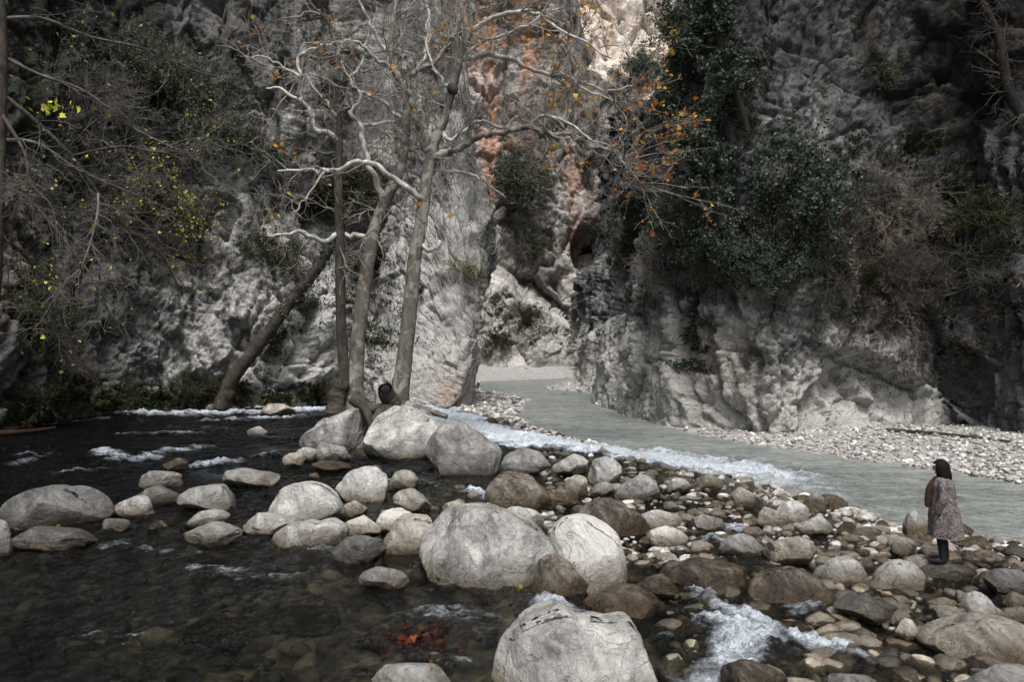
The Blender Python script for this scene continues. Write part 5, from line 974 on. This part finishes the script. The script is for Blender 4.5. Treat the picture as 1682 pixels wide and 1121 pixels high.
cling('hanging_dead_grass', [(1380, 430, 200, 90, 4200), (1500, 520, 130, 100, 3200), (620, 200, 200, 160, 3000), (900, 250, 120, 160, 2000), (200, 300, 180, 160, 2600), (350, 150, 150, 100, 1800), (1600, 450, 80, 150, 2000)], 'twig_b', .05, 53, .15, 7)
print('cling ok')
# ---------------------------------------------------------------- the woman on the stone
def skin(name, verts, edges, rad, mat, parent, loc=None, sub=2):
    me = bpy.data.meshes.new(name); me.from_pydata(verts, edges, []); o = bpy.data.objects.new(name, me); COL.objects.link(o)
    m = o.modifiers.new('s', 'SKIN'); s2 = o.modifiers.new('u', 'SUBSURF'); s2.levels = sub; s2.render_levels = sub
    if not me.skin_vertices: me.skin_vertices.new(name='')
    for i, r_ in enumerate(rad):
        me.skin_vertices[0].data[i].radius = (r_, r_) if not isinstance(r_, tuple) else r_
    me.skin_vertices[0].data[0].use_root = True
    dg = bpy.context.evaluated_depsgraph_get(); m2 = bpy.data.meshes.new_from_object(o.evaluated_get(dg)); m2.name = name
    bpy.data.objects.remove(o); bpy.data.meshes.remove(me); m2.materials.clear(); m2.materials.append(mat)
    m2.polygons.foreach_set('use_smooth', np.ones(len(m2.polygons), dtype=bool)); return obj(name, m2, parent, loc)
t = NT('skin_tone'); M['skin'] = t.done(t.bsdf((.30, .18, .13), .55))
M['hair'] = simple('dark_hair', (.003, .0025, .002), (.009, .007, .006), 60, .7, .01, 6, .1)
M['black'] = simple('black_cloth', (.004, .004, .005), (.010, .010, .011), 30, .9, .003)
M['boot'] = simple('black_leather', (.005, .005, .005), (.012, .011, .010), 20, .5, .003)
M['scarf'] = simple('rust_scarf', (.008, .004, .003), (.060, .022, .011), 18, .95, .01)
t = NT('tweed'); v = t.co(); vo = t.vor(v, 34); n = t.noise(v, 11, 6, .8, 1)
c = t.ramp(t.math('ADD', t.math('MULTIPLY', vo.outputs['Distance'], .35), t.math('MULTIPLY', n, .8)), [(.42, (.028, .021, .021)), (.56, (.10, .083, .082)), (.70, (.165, .145, .145)), (.85, (.22, .20, .20))])
M['tweed'] = t.done(t.bsdf(c, .95, t.bump(n, .02), .15))
fd = 11.93; fz_ = CAMZ-(926-560.5)/FPX*fd
wm = empty('person', ((1547-841)/FPX*fd, fd, fz_), 'woman in a knee length tweed coat standing on a stone by the river, facing left', 'person'); wm.rotation_euler = (0, 0, R(-38))
V_ = [(.02, 0, .90), (.03, 0, 1.08), (.03, 0, 1.26), (.01, 0, 1.39), (-.01, 0, 1.45), (-.03, 0, 1.53), (-.025, 0, 1.585), (-.135, 0, 1.525), (-.10, 0, 1.47)]
E_ = [(0, 1), (1, 2), (2, 3), (3, 4), (4, 5), (5, 6), (5, 7), (4, 8)]; Rd = [(.12, .15), (.10, .12), (.10, .15), .055, .05, (.095, .078), (.085, .072), .012, .028]
for s in (-1, 1):
    b = len(V_); V_ += [(.01, s*.085, .84), (-.005, s*.09, .47), (.03, s*.085, .10), (-.05, s*.09, .045), (-.16, s*.095, .035)]; Rd += [.085, .055, .038, .038, .028]; E_ += [(0, b), (b, b+1), (b+1, b+2), (b+2, b+3), (b+3, b+4)]
    b = len(V_); V_ += [(.03, s*.17, 1.34), (.06, s*.22, 1.08), (-.02, s*.20, .86)]; Rd += [.05, .042, .028]; E_ += [(2, b), (b, b+1), (b+1, b+2)]
skin('body', V_, E_, Rd, M['skin'], wm)
for s in (-1, 1):
    P_ = [(-.02, s*.20, .86), (-.03, s*.195, .825), (-.045, s*.19, .79)]; E2 = [(0, 1), (1, 2)]; R2 = [.026, (.03, .022), (.032, .018)]
    for k, (dy, L) in enumerate(((-.028, .06), (-.010, .07), (.010, .066), (.027, .052))):
        b = len(P_); P_ += [(-.05, s*(.19+dy), .775), (-.06, s*(.188+dy), .775-L*.5), (-.075, s*(.185+dy), .775-L*.9)]; R2 += [.010, .009, .0075]; E2 += [(2, b), (b, b+1), (b+1, b+2)]
    b = len(P_); P_ += [(-.045, s*.165, .815), (-.07, s*.15, .785)]; R2 += [.011, .009]; E2 += [(1, b), (b, b+1)]
    skin('hand', P_, E2, R2, M['skin'], wm, sub=1)
def loft(name, rings, mat, parent, seed, fold=.0, k=48, openf=0, close=True):
    Z = np.array([q[0] for q in rings]); zz = np.linspace(Z[0], Z[-1], 46); o = np.argsort(Z); I = lambda j: np.interp(zz, Z[o], np.array([q[j] for q in rings])[o])
    cx, hx, cy, hy = I(1), I(2), I(3), I(4); a = np.arange(k)*2*np.pi/k
    V = np.stack([cx[:, None]+np.cos(a)*hx[:, None], cy[:, None]+np.sin(a)*hy[:, None], np.repeat(zz[:, None], k, 1)], -1)
    tt = np.linspace(0, 1, 46)[:, None]
    if Z[0] > Z[-1]: pass
    fl = np.sin(a*7+1.3*np.sin(a*2)+seed)[None]*fold*np.clip((1.25-zz)/.8, 0, 1)[:, None]
    V[..., 0] += np.cos(a)*fl; V[..., 1] += np.sin(a)*fl; V = V.reshape(-1, 3)
    d = fbm(V*7+seed, 4, seed)*.016; n = V-np.column_stack([np.repeat(cx, k), np.repeat(cy, k), V[:, 2]]); n /= np.linalg.norm(n, axis=1, keepdims=True)+1e-9; V = V+n*d[:, None]
    i = np.arange(46*k).reshape(46, k); F = [np.stack([i[:-1].ravel(), np.roll(i, -1, 1)[:-1].ravel(), np.roll(i, -1, 1)[1:].ravel(), i[1:].ravel()], 1)]
    if close:
        V = np.vstack([V, V[i[-1]].mean(0)]); F.append(np.stack([i[-1], np.roll(i[-1], -1), np.full(k, 46*k)], 1))
    return obj(name, mesh(name, V, F, mat), parent)
ct = loft('coat', [(.44, .065, .245, 0, .25), (.60, .06, .24, 0, .235), (.80, .045, .225, 0, .215), (1.0, .03, .19, 0, .195), (1.15, .025, .175, 0, .195), (1.27, .025, .16, 0, .205), (1.35, .025, .13, 0, .165), (1.40, .02, .095, 0, .10), (1.45, .01, .075, 0, .078)], M['tweed'], wm, 3, .022)
for s in (-1, 1):
    V, F = tube([(.03, s*.15, 1.35), (.045, s*.205, 1.27), (.05, s*.245, 1.08), (.01, s*.245, .97), (-.03, s*.215, .84)], [.055, .068, .060, .057, .052], 16, .03, 5+s, .02); obj('sleeve', mesh('sleeve', V, F, M['tweed']), wm)
    V, F = tube([(.01, s*.085, .84), (-.005, s*.09, .47), (.03, s*.085, .14)], [.095, .066, .052], 14, .01, 8+s, .03); obj('legging', mesh('legging', V, F, M['black']), wm)
    V, F = tube([(.02, s*.087, .34), (.035, s*.087, .12), (.02, s*.09, .055), (-.07, s*.095, .045), (-.17, s*.10, .035)], [.062, .056, .058, .047, .032], 14, .01, 9+s, .02); obj('boot', mesh('boot', V, F, M['boot']), wm)
    V, F = ICO[2]; obj('eye', mesh('eye', V*.012, F, M['boot']), wm, (-.112, s*.032, 1.548))
V, F = tube([(-.06, -.03, 1.38), (-.15, -.06, 1.24), (-.185, -.08, 1.06), (-.19, -.08, .90)], [.045, .047, .046, .036], 16, .10, 12, .02); obj('scarf', mesh('scarf', V, F, M['scarf']), wm)
V, F = ICO[5]; P = V*np.array([.128, .128, .145])
P[:, 2] = np.where(P[:, 2] < 0, P[:, 2]*1.75, P[:, 2]); P[:, 0] += np.where(P[:, 2] < 0, -P[:, 2]*.28, 0)
P *= (1+np.clip(-V[:, 2], 0, 1)*.10)[:, None]
fr_ = (V[:, 0] < -.55) & (V[:, 2] < .45); P[:, 0] = np.where(fr_, np.maximum(P[:, 0], -.062), P[:, 0])
st_ = fbm(np.column_stack([V[:, 0]*9, V[:, 1]*9, V[:, 2]*1.5]), 4, 7, ridge=True); P *= (1+st_*.06)[:, None]*np.array([.96, .92, 1])
obj('hair', mesh('hair', P+np.array([-.008, 0, 1.535]), F, M['hair']), wm)
# ---------------------------------------------------------------- drift wood and leaves
def log(name, label, pts, mk, rad, seed):
    P = []
    for X, Y in pts:
        g = ground(X, Y, 0)
        for _ in range(4): z = terr(g[0], g[1])[1]; z = max(z, terr(g[0], g[1])[0]); g = ground(X, Y, z)
        P.append((g[0], g[1], z+rad*.6))
    P = np.array(P); org = P[0].copy(); V, F = tube(P-org, np.linspace(rad, rad*.5, len(P)), 12, .1, seed, .1); return tag(obj(name, mesh(name, V, F, M[mk]), loc=org), label, 'driftwood')
M['redwood'] = bark_mat('red_brown_log', (.010, .004, .003), (.025, .010, .007), (.035, .018, .012), .3)
log('driftwood_log', 'red brown log lying along the water at the left cliff foot', [(-60, 718), (-10, 716), (40, 713), (90, 707)], 'redwood', .14, 3)
log('driftwood_log', 'long dark pole stranded on the grey pebble beach at right', [(1455, 709), (1520, 713), (1590, 720), (1665, 729)], 'bark_dark', .09, 4)
r = np.random.default_rng(61); C = []; C2 = []
for (X, Y, rx, ry, n, wh) in [(695, 1042, 52, 24, 120, 0), (1432, 1003, 36, 9, 120, 0), (1335, 1000, 30, 8, 50, 0), (395, 880, 22, 4, 20, 0), (720, 1085, 20, 8, 20, 0), (560, 770, 60, 12, 30, 0), (1060, 905, 60, 14, 30, 0), (1448, 1044, 12, 6, 14, 1), (1526, 1052, 8, 5, 8, 1), (85, 866, 30, 6, 22, 1), (100, 888, 30, 6, 22, 1), (445, 836, 20, 3, 10, 1), (330, 860, 60, 8, 14, 0), (1250, 900, 200, 40, 60, 0), (850, 720, 60, 20, 26, 0), (900, 990, 200, 60, 40, 0)]:
    for _ in range(n):
        g = ground(r.normal(X, rx*.6), r.normal(Y, ry*.6), 0); a, b_ = terr(g[0], g[1]); (C2 if wh else C).append((g[0], g[1], max(a, b_)+r.uniform(-.16, .0)))
V, F = lobed(np.array(C), .12, r); tag(obj('fallen_leaves', mesh('fallen_leaves', V, F, M['lf_red'], smooth=False)), kind='stuff')
V, F = lobed(np.array(C2), .12, r); tag(obj('fallen_yellow_leaves', mesh('fallen_yellow_leaves', V, F, M['lf_ye'], smooth=False)), kind='stuff')
for X, Y in () and ((958, 410), (950, 380), (965, 440), (1570, 600), (958, 520)): print('hit', X, Y, hit(X, Y))
